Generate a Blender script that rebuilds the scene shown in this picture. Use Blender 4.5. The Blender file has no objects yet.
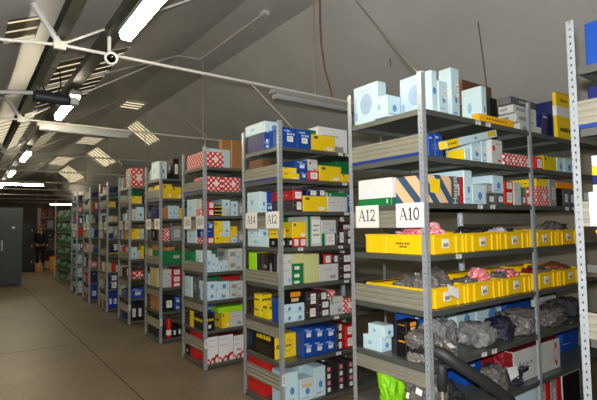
# warehouse aisle between shelving racks, lit by the camera flash and fluorescent lamps
LAMP=58; FLASH=520; EXPO=0; SKYS=.15; SUNE=4.5
SKEW=((.235,-.022,2.052),(0,-.232,0))
import bpy, math, random
from mathutils import Vector, noise
R=math.radians
C=bpy.context.scene.collection
sc=bpy.context.scene
# ------------------------------------------------------------------ materials
MATS={}
def new_mat(name):
    m=bpy.data.materials.new(name); m.use_nodes=True
    nt=m.node_tree; b=nt.nodes['Principled BSDF']; return m,nt,b
def srgb(c):
    return tuple((x/12.92 if x<=.04045 else ((x+.055)/1.055)**2.4) for x in c)
def mat(name,col,rough=.5,metal=0,var=.06,scale=14,bump=0,coat=0,emit=None,spec=None):
    """plain paint, card or metal: colour given as sRGB 0..1, mottled a little by noise"""
    if name in MATS: return MATS[name]
    m,nt,b=new_mat(name); N=nt.nodes; L=nt.links
    c=srgb(col)
    tc=N.new('ShaderNodeTexCoord'); nz=N.new('ShaderNodeTexNoise'); nz.inputs['Scale'].default_value=scale; nz.inputs['Detail'].default_value=4
    L.new(tc.outputs['Object'],nz.inputs['Vector'])
    mx=N.new('ShaderNodeMix'); mx.data_type='RGBA'
    mx.inputs['A'].default_value=(*[max(0,x*(1-var*1.6)) for x in c],1); mx.inputs['B'].default_value=(*[min(1,x*(1+var)) for x in c],1)
    L.new(nz.outputs['Fac'],mx.inputs['Factor']); L.new(mx.outputs['Result'],b.inputs['Base Color'])
    b.inputs['Roughness'].default_value=rough; b.inputs['Metallic'].default_value=metal
    if spec is not None: b.inputs['Specular IOR Level'].default_value=spec
    if coat: b.inputs['Coat Weight'].default_value=coat
    if bump:
        bp=N.new('ShaderNodeBump'); bp.inputs['Strength'].default_value=bump; bp.inputs['Distance'].default_value=.01
        L.new(nz.outputs['Fac'],bp.inputs['Height']); L.new(bp.outputs['Normal'],b.inputs['Normal'])
    if emit:
        b.inputs['Emission Color'].default_value=(*emit[0],1); b.inputs['Emission Strength'].default_value=emit[1]
    MATS[name]=m; return m
def checker(name,ca,cb,cell,turn=True):
    """diamond / square two-colour print"""
    if name in MATS: return MATS[name]
    m,nt,b=new_mat(name); N=nt.nodes; L=nt.links
    tc=N.new('ShaderNodeTexCoord'); sx=N.new('ShaderNodeSeparateXYZ'); L.new(tc.outputs['Object'],sx.inputs[0])
    def mth(op,a,bv):
        n=N.new('ShaderNodeMath'); n.operation=op
        for k,v in ((0,a),(1,bv)):
            if isinstance(v,(int,float)): n.inputs[k].default_value=v
            else: L.new(v,n.inputs[k])
        return n.outputs[0]
    h=mth('ADD',sx.outputs['X'],sx.outputs['Y'])
    if turn:
        p=mth('ADD',h,sx.outputs['Z']); q=mth('SUBTRACT',h,sx.outputs['Z'])
    else: p=h;q=sx.outputs['Z']
    a=mth('FLOORED_MODULO',mth('FLOOR',mth('DIVIDE',p,cell),0),2); c=mth('FLOORED_MODULO',mth('FLOOR',mth('DIVIDE',q,cell),0),2)
    f=mth('ABSOLUTE',mth('SUBTRACT',a,c),0)
    if turn: # white diamonds held apart by a red lattice
        def mid(v): return mth('LESS_THAN',mth('ABSOLUTE',mth('SUBTRACT',mth('FRACT',mth('DIVIDE',v,cell),0),.5),0),.28)
        f=mth('MULTIPLY',mid(p),mid(q))
    mx=N.new('ShaderNodeMix'); mx.data_type='RGBA'
    mx.inputs['A'].default_value=(*srgb(ca),1); mx.inputs['B'].default_value=(*srgb(cb),1)
    L.new(f,mx.inputs['Factor']); L.new(mx.outputs['Result'],b.inputs['Base Color']); b.inputs['Roughness'].default_value=.45
    MATS[name]=m; return m
def stripes(name,ca,cb,width,duty):
    """slanting two-colour stripes"""
    if name in MATS: return MATS[name]
    m,nt,b=new_mat(name); N=nt.nodes; L=nt.links
    tc=N.new('ShaderNodeTexCoord'); sx=N.new('ShaderNodeSeparateXYZ'); L.new(tc.outputs['Object'],sx.inputs[0])
    def mth(op,a,bv):
        n=N.new('ShaderNodeMath'); n.operation=op
        for k,v in ((0,a),(1,bv)):
            if isinstance(v,(int,float)): n.inputs[k].default_value=v
            else: L.new(v,n.inputs[k])
        return n.outputs[0]
    d=mth('ADD',mth('SUBTRACT',sx.outputs['X'],sx.outputs['Y']),mth('MULTIPLY',sx.outputs['Z'],.85))
    f=mth('GREATER_THAN',mth('FLOORED_MODULO',d,width),width*duty)
    mx=N.new('ShaderNodeMix'); mx.data_type='RGBA'
    mx.inputs['A'].default_value=(*srgb(ca),1); mx.inputs['B'].default_value=(*srgb(cb),1)
    L.new(f,mx.inputs['Factor']); L.new(mx.outputs['Result'],b.inputs['Base Color']); b.inputs['Roughness'].default_value=.5
    MATS[name]=m; return m
K={ # card and print colours (sRGB)
 'lb':(.74,.84,.87),'lbd':(.50,.70,.82),'fan':(.60,.70,.82),'mblue':(.33,.52,.74),'blue':(.06,.26,.58),'navy':(.06,.10,.34),'blue2':(.03,.18,.58),
 'ye':(.90,.77,.10),'yeo':(.93,.70,.04),'red':(.76,.12,.11),'dred':(.48,.06,.08),'dk':(.20,.17,.17),'bk':(.06,.06,.065),'gr':(.08,.46,.24),
 'lime':(.60,.85,.10),'white':(.86,.87,.87),'offw':(.76,.77,.75),'gy':(.55,.56,.56),'dgy':(.32,.33,.34),'kraft':(.66,.46,.28),'kraftd':(.38,.27,.16),
 'beige':(.74,.68,.48),'orange':(.88,.55,.08),'olive':(.78,.72,.05),'pink':(.88,.50,.52),'tan':(.80,.68,.52),'ink':(.10,.10,.11),'gold':(.85,.72,.10),'pblue':(.78,.85,.95),'teal':(.55,.80,.85)}
def kc(k): return mat('card_'+k,K[k],.42,0,.05,18)
galv=mat('galvanised_steel',(.70,.73,.75),.36,.45,.10,22,.03)
shelfm=mat('shelf_steel',(.45,.47,.45),.38,.65,.08,9)
panelm=mat('panel_steel',(.60,.59,.53),.45,.35,.08,9)
yplast=mat('yellow_plastic',(.93,.76,.06),.38,0,.04,6)
paper=mat('white_paper',(.88,.88,.86),.6,0,.02,10)
ink=mat('black_ink',(.09,.09,.10),.6)
bluem=mat('blue_edge_strip',(.07,.20,.52),.45)
whitep=mat('white_paint',(.82,.82,.80),.45,.1,.05)
greyp=mat('grey_green_paint',(.27,.28,.24),.5,.1,.08)
darkm=mat('dark_grey_metal',(.26,.27,.28),.5,.2,.08)
wirem=mat('wire_steel',(.68,.66,.60),.45,.4)
# ------------------------------------------------------------------ mesh builder
class MB:
    def __init__(s): s.v=[]; s.f=[]; s.m=[]; s.mats=[]
    def mi(s,m):
        if m not in s.mats: s.mats.append(m)
        return s.mats.index(m)
    def add(s,vs,fs,m):
        o=len(s.v); k=s.mi(m); s.v+= [tuple(x) for x in vs]
        for f in fs: s.f.append(tuple(o+i for i in f)); s.m.append(k)
    def box(s,x0,x1,y0,y1,z0,z1,m):
        s.add([(x0,y0,z0),(x1,y0,z0),(x1,y1,z0),(x0,y1,z0),(x0,y0,z1),(x1,y0,z1),(x1,y1,z1),(x0,y1,z1)],
              [(0,3,2,1),(4,5,6,7),(0,1,5,4),(1,2,6,5),(2,3,7,6),(3,0,4,7)],m)
    def cbox(s,x0,x1,y0,y1,z0,z1,m,c=.003,mf=None):
        """box with chamfered edges; mf: other materials for some of its faces {'F','L','T','R'}"""
        mf=mf or {}; X=(x0,x1);Y=(y0,y1);Z=(z0,z1); c=min(c,(x1-x0)*.2,(y1-y0)*.2,(z1-z0)*.2)
        idx={};vs=[]
        for i in(0,1):
            for j in(0,1):
                for k in(0,1):
                    dx=c if i==0 else -c;dy=c if j==0 else -c;dz=c if k==0 else -c
                    for ax,p in enumerate(((X[i],Y[j]+dy,Z[k]+dz),(X[i]+dx,Y[j],Z[k]+dz),(X[i]+dx,Y[j]+dy,Z[k]))):
                        idx[i,j,k,ax]=len(vs);vs.append(p)
        def q(l): return tuple(idx[t] for t in l)
        o=len(s.v); s.v+=vs
        def put(l,mm): s.f.append(tuple(o+idx[t] for t in l)); s.m.append(s.mi(mm))
        put([(0,0,0,0),(0,0,1,0),(0,1,1,0),(0,1,0,0)],mf.get('L',m)); put([(1,0,0,0),(1,1,0,0),(1,1,1,0),(1,0,1,0)],mf.get('R',m))
        put([(0,0,0,1),(1,0,0,1),(1,0,1,1),(0,0,1,1)],mf.get('F',m)); put([(0,1,0,1),(0,1,1,1),(1,1,1,1),(1,1,0,1)],mf.get('B',m))
        put([(0,0,0,2),(0,1,0,2),(1,1,0,2),(1,0,0,2)],m); put([(0,0,1,2),(1,0,1,2),(1,1,1,2),(0,1,1,2)],mf.get('T',m))
        for i in(0,1):
            for j in(0,1): put([(i,j,0,0),(i,j,1,0),(i,j,1,1),(i,j,0,1)],m)
            for k in(0,1): put([(i,0,k,0),(i,1,k,0),(i,1,k,2),(i,0,k,2)],m)
        for j in(0,1):
            for k in(0,1): put([(0,j,k,1),(1,j,k,1),(1,j,k,2),(0,j,k,2)],m)
        for i in(0,1):
            for j in(0,1):
                for k in(0,1): put([(i,j,k,0),(i,j,k,1),(i,j,k,2)],m)
    def tube(s,pts,r,m,n=8,cap=True):
        pts=[Vector(p) for p in pts]; rs=r if isinstance(r,(list,tuple)) else [r]*len(pts); rings=[]
        up=None
        for i,p in enumerate(pts):
            t=(pts[min(i+1,len(pts)-1)]-pts[max(i-1,0)]).normalized()
            a=Vector((0,0,1)) if abs(t.z)<.9 else Vector((1,0,0))
            u=t.cross(a).normalized(); w=t.cross(u)
            if up is not None:
                u=(up-t*up.dot(t)).normalized(); w=t.cross(u)
            up=u
            rings.append([p+(u*math.cos(2*math.pi*k/n)+w*math.sin(2*math.pi*k/n))*rs[i] for k in range(n)])
        vs=[v for g in rings for v in g]; fs=[]
        for i in range(len(pts)-1):
            for k in range(n): fs.append((i*n+k,i*n+(k+1)%n,(i+1)*n+(k+1)%n,(i+1)*n+k))
        if cap: fs.append(tuple(range(n))[::-1]); fs.append(tuple((len(pts)-1)*n+k for k in range(n)))
        s.add(vs,fs,m)
    def poly(s,vs,m): s.add(vs,[tuple(range(len(vs)))],m)
    def build(s,name,parent=None,loc=None,smooth=False):
        me=bpy.data.meshes.new(name)
        off=Vector(loc) if loc is not None else Vector((0,0,0))
        me.from_pydata([tuple(Vector(v)-off) for v in s.v],[],s.f)
        for m in s.mats: me.materials.append(m)
        me.polygons.foreach_set('material_index',s.m)
        if smooth: me.polygons.foreach_set('use_smooth',[True]*len(s.f))
        me.update()
        o=bpy.data.objects.new(name,me); C.objects.link(o)
        if parent is not None: o.parent=parent
        elif loc is not None: o.location=off
        return o
def tag(o,label,cat,group=None):
    o['label']=label; o['category']=cat
    if group: o['group']=group
    return o
def thing(name,loc,label,cat,group=None):
    o=bpy.data.objects.new(name,None); o.empty_display_size=.1; C.objects.link(o); o.location=loc
    return tag(o,label,cat,group)
def struct(o): o['kind']='structure'; return o
# ------------------------------------------------------------------ the building
A_V,B_V,RZ=.625,1.396,4.45          # flat ridge strip of the roof
LT,RT=.45,.75                       # slopes of the left and right roof planes
LV,RV=-4.6,4.0                      # eaves
Y0,Y1=-6.0,30.0
def lz(v): return RZ+LT*(v-A_V)
def rz(v): return RZ-RT*(v-B_V)
def roofz(v): return lz(v) if v<A_V else (rz(v) if v>B_V else RZ)
def floor_mat():
    m,nt,b=new_mat('concrete_floor'); N=nt.nodes; L=nt.links
    tc=N.new('ShaderNodeTexCoord'); n1=N.new('ShaderNodeTexNoise'); n1.inputs['Scale'].default_value=.9; n1.inputs['Detail'].default_value=8; n1.inputs['Roughness'].default_value=.65
    n2=N.new('ShaderNodeTexNoise'); n2.inputs['Scale'].default_value=28; n2.inputs['Detail'].default_value=6
    L.new(tc.outputs['Object'],n1.inputs['Vector']); L.new(tc.outputs['Object'],n2.inputs['Vector'])
    r=N.new('ShaderNodeValToRGB'); e=r.color_ramp.elements; e[0].position=.3;e[0].color=(*srgb((.35,.31,.25)),1); e[1].position=.72;e[1].color=(*srgb((.54,.48,.38)),1)
    mx=N.new('ShaderNodeMix'); mx.data_type='FLOAT'; mx.inputs['Factor'].default_value=.35
    L.new(n1.outputs['Fac'],mx.inputs['A']); L.new(n2.outputs['Fac'],mx.inputs['B']); L.new(mx.outputs['Result'],r.inputs['Fac']); L.new(r.outputs['Color'],b.inputs['Base Color'])
    b.inputs['Roughness'].default_value=.42
    bp=N.new('ShaderNodeBump'); bp.inputs['Strength'].default_value=.15; bp.inputs['Distance'].default_value=.01; L.new(n2.outputs['Fac'],bp.inputs['Height']); L.new(bp.outputs['Normal'],b.inputs['Normal'])
    return m
def ceil_mat():
    m,nt,b=new_mat('roof_sheet'); N=nt.nodes; L=nt.links
    tc=N.new('ShaderNodeTexCoord'); wv=N.new('ShaderNodeTexWave'); wv.wave_type='BANDS'; wv.bands_direction='Y'; wv.inputs['Scale'].default_value=1.6; wv.inputs['Distortion'].default_value=0
    L.new(tc.outputs['Object'],wv.inputs['Vector'])
    nz=N.new('ShaderNodeTexNoise'); nz.inputs['Scale'].default_value=1.2; nz.inputs['Detail'].default_value=5; L.new(tc.outputs['Object'],nz.inputs['Vector'])
    r=N.new('ShaderNodeValToRGB'); e=r.color_ramp.elements; e[0].position=.3;e[0].color=(*srgb((.76,.765,.755)),1); e[1].position=.75;e[1].color=(*srgb((.82,.825,.815)),1)
    L.new(nz.outputs['Fac'],r.inputs['Fac']); L.new(r.outputs['Color'],b.inputs['Base Color'])
    b.inputs['Roughness'].default_value=.42; b.inputs['Metallic'].default_value=.1
    bp=N.new('ShaderNodeBump'); bp.inputs['Strength'].default_value=.10; bp.inputs['Distance'].default_value=.01; L.new(wv.outputs['Fac'],bp.inputs['Height']); L.new(bp.outputs['Normal'],b.inputs['Normal'])
    return m
def sky_mat(name,period,duty):
    """translucent roof light: clear ribs between grimy furrows; two panels stand in for glints"""
    m,nt,b=new_mat(name); N=nt.nodes; L=nt.links
    out=N['Material Output']; tc=N.new('ShaderNodeTexCoord'); sx=N.new('ShaderNodeSeparateXYZ'); L.new(tc.outputs['Object'],sx.inputs[0])
    d=N.new('ShaderNodeMath'); d.operation='DIVIDE'; d.inputs[1].default_value=period; L.new(sx.outputs['Y'],d.inputs[0])
    f=N.new('ShaderNodeMath'); f.operation='FRACT'; L.new(d.outputs[0],f.inputs[0])
    g=N.new('ShaderNodeMath'); g.operation='GREATER_THAN'; g.inputs[1].default_value=duty; L.new(f.outputs[0],g.inputs[0])
    t=N.new('ShaderNodeBsdfTranslucent'); t.inputs['Color'].default_value=(.85,.72,.45,1)
    b.inputs['Base Color'].default_value=(*srgb((.40,.36,.28)),1); b.inputs['Roughness'].default_value=.5
    mx=N.new('ShaderNodeMixShader'); L.new(g.outputs[0],mx.inputs[0]); L.new(t.outputs[0],mx.inputs[1]); L.new(b.outputs[0],mx.inputs[2]); L.new(mx.outputs[0],out.inputs['Surface'])
    return m
flm=floor_mat(); clm=ceil_mat()
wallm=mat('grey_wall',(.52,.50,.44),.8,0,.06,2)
shadewall=mat('shaded_far_wall',(.34,.31,.26),.8,0,.06,2)  # low light at the far end is put into this darker wall colour
jointm=mat('floor_joint',(.30,.26,.21),.8)
b=MB(); b.box(LV,RV,Y0,Y1,-.15,0,flm); struct(b.build('floor'))
b=MB(); b.box(-.842,-.828,Y0,18,.0005,.0012,jointm); b.box(LV,-.845,5.27,5.28,.0005,.0012,jointm); struct(b.build('trim_1'))
SKY_AND_GLINT=[ # v0,v1,y0,y1,period,duty
 (1.44,2.05,10.40,11.3,.20,.5),(1.46,2.1,15.0,16.7,.34,.55),(.70,1.15,8.62,9.40,.22,.5),(.75,1.36,13.5,14.9,.30,.5),(.72,1.34,18.2,20.8,.42,.5),(1.46,2.15,20.3,23.4,.42,.5),
 (-1.32,-.50,4.2,7.0,.28,.34),(-1.95,-1.70,2.55,3.15,.22,.3),(-1.80,-1.22,7.0,11.4,.34,.62),(-1.0,-.4,9.4,12.9,.4,.45)]  # first two are added openings standing in for streaks glinting on the sheet
def roof(v0,v1,zf,holes):
    mb=MB(); vb=sorted({v0,v1,*[h[0] for h in holes],*[h[1] for h in holes]}); yb=sorted({Y0,Y1,*[h[2] for h in holes],*[h[3] for h in holes]})
    for i in range(len(vb)-1):
        for j in range(len(yb)-1):
            cv=(vb[i]+vb[i+1])/2; cy=(yb[j]+yb[j+1])/2
            if any(h[0]<cv<h[1] and h[2]<cy<h[3] for h in holes): continue
            a,c,d,e=vb[i],vb[i+1],yb[j],yb[j+1]
            P=[(a,d,zf(a)),(c,d,zf(c)),(c,e,zf(c)),(a,e,zf(a))]
            mb.add(P+[(x,y,z+.04) for x,y,z in P],[(0,1,2,3),(7,6,5,4),(0,4,5,1),(1,5,6,2),(2,6,7,3),(3,7,4,0)],clm)
    return mb
roofs=MB()
for v0,v1,zf,hs in ((LV,A_V,lz,[h for h in SKY_AND_GLINT if h[1]<A_V]),(A_V,B_V,lambda v:RZ,[h for h in SKY_AND_GLINT if A_V<h[0]<B_V and h[1]<B_V]),(B_V,RV,rz,[h for h in SKY_AND_GLINT if h[0]>B_V])):
    r_=roof(v0,v1,zf,hs)
    o=len(roofs.v); roofs.v+=r_.v; roofs.f+=[tuple(o+i for i in f) for f in r_.f]; roofs.mi(clm); roofs.m+=[0]*len(r_.f)
struct(roofs.build('ceiling'))
for k,h in enumerate(SKY_AND_GLINT):
    zf=roofz; mb=MB(); sm=sky_mat('roof_light_and_glint_%d'%k,h[4],h[5]); n=max(2,int((h[3]-h[2])/h[4])*6)
    vs=[];fs=[]
    for j in range(n+1):
        y=h[2]+(h[3]-h[2])*j/n; dz=.012*math.sin(2*math.pi*y/h[4])+.014
        vs+= [(h[0],y,zf(h[0])+dz),(h[1],y,zf(h[1])+dz)]
        if j: fs.append((2*j-2,2*j-1,2*j+1,2*j))
    mb.add(vs,fs,sm); struct(mb.build('window_%d'%(k+1)))
b=MB(); b.box(LV-.15,LV,Y0,Y1,0,lz(LV)+.04,wallm); struct(b.build('wall_left'))
b=MB(); b.box(RV,RV+.15,Y0,Y1,0,rz(RV)+.04,wallm); struct(b.build('wall_right'))
def gable(y0,y1,m,name):
    mb=MB(); pr=[(LV,0),(RV,0),(RV,rz(RV)+.02),(B_V,RZ+.02),(A_V,RZ+.02),(LV,lz(LV)+.02)]
    n=len(pr); vs=[(v,y0,z) for v,z in pr]+[(v,y1,z) for v,z in pr]
    mb.add(vs,[tuple(range(n)),tuple(range(2*n-1,n-1,-1))]+[(i,i+n,(i+1)%n+n,(i+1)%n) for i in range(n)],m); struct(mb.build(name))
gable(Y1,Y1+.15,shadewall,'wall_back'); gable(Y0-.15,Y0,wallm,'wall_front')
b=MB(); b.box(LV+.01,.1,24,24.1,0,lz(LV)+.6,wallm); struct(b.build('wall_partition'))
# roof trusses, every second rack
TR=[2.27+3.06*k for k in range(9)]
for k,y in enumerate(TR):
    t=bpy.data.objects.new('trim_%d'%(k+2),None); C.objects.link(t); t.location=(-1.61,y,3.07); struct(t); L0=(-1.61,y,3.07)
    vr=B_V+(RZ-3.07)/RT
    def rod(name,pts,r,m=whitep): 
        mb=MB(); mb.tube(pts,r,m,8); o=mb.build(name,t,L0); return o
    rod('tie_rod',[(-1.61,y,3.07),(vr-.02,y,3.07)],.014)
    ve=-2.75; rod('tie_rod',[(-1.61,y,3.07),(ve,y,lz(ve)-.0)],.013)
    vt=-1.61-.42*.46; rod('strut',[(-1.61,y,3.07),(vt,y,lz(vt))],.026)
    rod('web_rod',[(-1.61,y,3.07),(.40,y,lz(.40)-.02)],.011)
    rod('king_rod',[(1.01,y,3.07),(1.01,y,RZ)],.009,wirem)
    mb=MB(); mb.cbox(-1.66,-1.57,y-.02,y+.02,3.03,3.10,whitep); mb.build('gusset',t,L0)
b=MB(); b.box(-1.645,-1.575,Y0,Y1-.5,3.13,3.14,greyp); b.box(-1.645,-1.575,Y0,Y1-.5,3.24,3.25,greyp); b.box(-1.615,-1.605,Y0,Y1-.5,3.14,3.24,greyp); struct(b.build('trim_20'))
b=MB(); b.cbox(-1.275,-1.145,-3.4,21.8,3.222,3.30,greyp,.006); struct(b.build('trim_21'))
# ------------------------------------------------------------------ lamps
glow=mat('lamp_diffuser_lit',(1,.97,.9),.4,emit=((1.0,.86,.62),LAMP))
glowfar=mat('lamp_diffuser_dim',(1,.97,.9),.4,emit=((1.0,.86,.62),LAMP*.7))
unlit=mat('lamp_diffuser_off',(.62,.64,.64),.25,0,.04)
housing=mat('lamp_housing',(.60,.60,.58),.45,.1)
def lamp(loc,axis,L,lit,label):
    t=thing('fluorescent_lamp',loc,label,'lamp','fluorescent lamps under the roof'); x,y,z=loc
    for nm,mm,z0,z1,w in (('housing',housing,z,z+.05,.055),('diffuser',(glow if loc[1]<11 else glowfar) if lit else unlit,z-.055,z-.001,.046)):
        mb=MB(); h=L/2
        # rounded trough profile
        pr=[(-w,z1),(-w,z0+.02),(-w*.7,z0),(w*.7,z0),(w,z0+.02),(w,z1)] if nm=='diffuser' else [(-w,z1-.01),(-w,z0),(w,z0),(w,z1-.01),(w*.6,z1),(-w*.6,z1)]
        e=h if nm=='housing' else h-.03
        n=len(pr); P=lambda s,a,zz:(x+a,y+s,zz) if axis=='y' else (x+s,y+a,zz)
        vs=[P(-e,a,zz) for a,zz in pr]+[P(e,a,zz) for a,zz in pr]
        mb.add(vs,[tuple(range(n)),tuple(range(2*n-1,n-1,-1))]+[(i,i+n,(i+1)%n+n,(i+1)%n) for i in range(n)],mm); mb.build(nm,t,loc)
    mb=MB()
    for s in (-.35*L,.35*L):
        c=(x,y+s) if axis=='y' else (x+s,y)
        mb.box(c[0]-.012,c[0]+.012,c[1]-.012,c[1]+.012,z+.05,z+(.068 if axis=='x' else .115),housing)
    mb.build('clip',t,loc); return t
lamp((-1.21,1.27,3.11),'y',1.22,True,'lit fluorescent lamp nearest the camera, large and bright above the aisle')
lamp((-1.21,4.46,3.11),'y',1.22,True,'lit fluorescent lamp just beyond the round white security camera')
lamp((-1.21,9.12,3.11),'y',1.22,True,'small lit fluorescent lamp, third along the aisle cable tray')
lamp((-1.21,12.6,3.11),'y',1.22,True,'tiny lit lamp on the aisle tray, fourth along, above the crosswise lit tube')
lamp((-1.21,16.6,3.11),'y',1.22,True,'tiny lit lamp, fifth along the aisle tray, over the grey cabinet')
lamp((-1.21,20.0,3.11),'y',1.22,True,'farthest tiny lit lamp on the aisle tray, over the grey cabinet')
lamp((-.95,TR[4],3.0),'x',1.5,True,'long lit tube running crosswise above the grey cabinet')
lamp((2.2,TR[8],3.0),'x',1.2,True,'short lit tube far off, above the green-packed rack')
lamp((1.12,TR[0],3.0),'x',1.4,False,'unlit grey fluorescent lamp hung crosswise just left of the A12 A10 rack')
lamp((-.81,TR[1],3.0),'x',1.25,False,'unlit pale lamp hung crosswise beside the second lit aisle lamp')
lamp((.85,TR[2],3.0),'x',.75,False,'unlit dark lamp hung crosswise above the red diamond box on the third rack behind A14')
lamp((-1.21,-2.4,3.11),'y',1.22,True,'added unseen lit fluorescent lamp on the aisle tray behind the camera')  # added out of view to raise the ambient light
# ------------------------------------------------------------------ roof fittings
def wire(name,pts,r,label,cat,m=wirem,group=None):
    mb=MB(); mb.tube(pts,r,m,6); o=mb.build(name,None,pts[0]); return tag(o,label,cat,group)
y=5.36
wire('conduit',[(-2.4,y,lz(-2.4)-.015),(.60,y,lz(.6)-.015),(.98,y,RZ-.015),(.98,3.34,RZ-.015)],.011,'thin pale conduit bent across the roof to a junction box','conduit',whitep)
b=MB(); b.cbox(.93,1.03,3.23,3.33,RZ-.06,RZ-.001,whitep); tag(b.build('junction_box',None,(.98,3.28,RZ)),'small white junction box on the roof at the end of the conduit','junction box')
pts=[(1.13,2.30,RZ-.0),(1.125,2.30,4.0),(1.13,2.29,3.7),(1.17,2.28,3.4),(1.25,2.27,3.16),(1.27,2.27,3.06)]
wire('power_cord',pts,.012,'brown power cord hanging from the roof to the unlit lamp','cord',mat('brown_cord',(.45,.36,.28),.5))
wire('tie_cable',[(.02,.0,2.49),(1.575,2.173,roofz(1.575)-.0)],.006,'thin cable from the top of the A12 A10 rack to the roof','cable',wirem,'cables slanting to the roof')
wire('tie_cable',[(.149,2.27,3.07),(.599,2.10,2.58),(.70,2.135,2.36)],.006,'thin cable slanting from the tie rod down behind the blue boxes of rack A14','cable',wirem,'cables slanting to the roof')
wire('tie_cable',[(.576,5.33,3.452),(.312,3.68,2.763),(.25,3.68,2.45)],.006,'faint cable slanting down to the rack just behind A14','cable',wirem,'cables slanting to the roof')
wire('hanging_wire',[(2.288,.997,roofz(2.288)),(2.31,.98,3.5),(2.33,.95,3.05),(2.33,.95,2.80)],.006,'thin dark wire hanging from the roof right of the pale blue boxes','wire',darkm)
wire('hanging_wire',[(2.29,2.28,roofz(2.29)),(2.29,2.28,roofz(2.29)-.12)],.006,'short wire stub on the grey roof above the pale blue boxes','wire',darkm)
# security camera
P=(-1.235,2.20,3.015); t=thing('security_camera',P,'round white security camera hanging from the tie rod','camera')
white=mat('white_plastic',(.88,.88,.86),.35); blackg=mat('black_glass',(.03,.03,.035),.12)
mb=MB(); mb.tube([(P[0],P[1]+.07,3.05),(P[0],P[1]+.07,3.222)],.016,white,12); mb.tube([(P[0],P[1]+.07,3.06),(P[0],P[1]+.02,3.01)],.018,white,10); mb.build('mount',t,P)
d=(Vector((-2.2,-1.77,1.58))-Vector(P)).normalized(); Pv=Vector(P)
def lathe(mb,prof,o,ax,m,n=20):
    a=Vector((0,0,1)) if abs(ax.z)<.9 else Vector((1,0,0)); u=ax.cross(a).normalized(); w=ax.cross(u); vs=[];fs=[]
    for (s,r) in prof: vs+=[o+ax*s+(u*math.cos(2*math.pi*k/n)+w*math.sin(2*math.pi*k/n))*r for k in range(n)]
    for i in range(len(prof)-1):
        for k in range(n): fs.append((i*n+k,(i+1)*n+k,(i+1)*n+(k+1)%n,i*n+(k+1)%n))
    mb.add(vs,fs,m)
mb=MB(); lathe(mb,[(-.06,.001),(-.055,.034),(-.03,.052),(0,.058),(.032,.054),(.044,.044),(.040,.036)],Pv,d,white); mb.build('body',t,P,True)
mb=MB(); lathe(mb,[(.03,.038),(.038,.032),(.044,.018),(.046,.001)],Pv,d,blackg); mb.build('lens',t,P,True)
# radiant heater on a pipe
P=(-1.45,3.8,3.08); t=thing('radiant_heater',P,'dark grey tubular heater on a pipe beside the second lit lamp','heater'); hd=mat('heater_grey',(.20,.21,.25),.45,.2)
mb=MB(); mb.tube([(-1.64,3.8,3.02),(-1.62,3.8,3.02),(-1.30,3.8,3.02),(-1.28,3.8,3.02)],[.05,.065,.065,.05],hd,16); mb.build('body',t,P)
mb=MB(); mb.tube([(-2.75,3.8,2.90),(-1.64,3.8,3.05)],.022,whitep,10); mb.build('pipe',t,P)
mb=MB(); mb.box(-1.28,-1.20,3.74,3.86,2.97,3.05,white); mb.build('end_box',t,P)
mb=MB(); mb.tube([(-1.52,3.8,3.07),(-1.56,3.8,3.18),(-1.5,3.75,3.35),(-1.4,3.7,3.3),(-1.38,3.75,3.16),(-1.4,3.8,3.08)],.007,blackg,6); mb.build('cable',t,P)
mb=MB(); mb.tube([(-1.61,3.8,3.07),(-1.61,3.8,3.13)],.01,darkm); mb.build('bracket',t,P)
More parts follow.
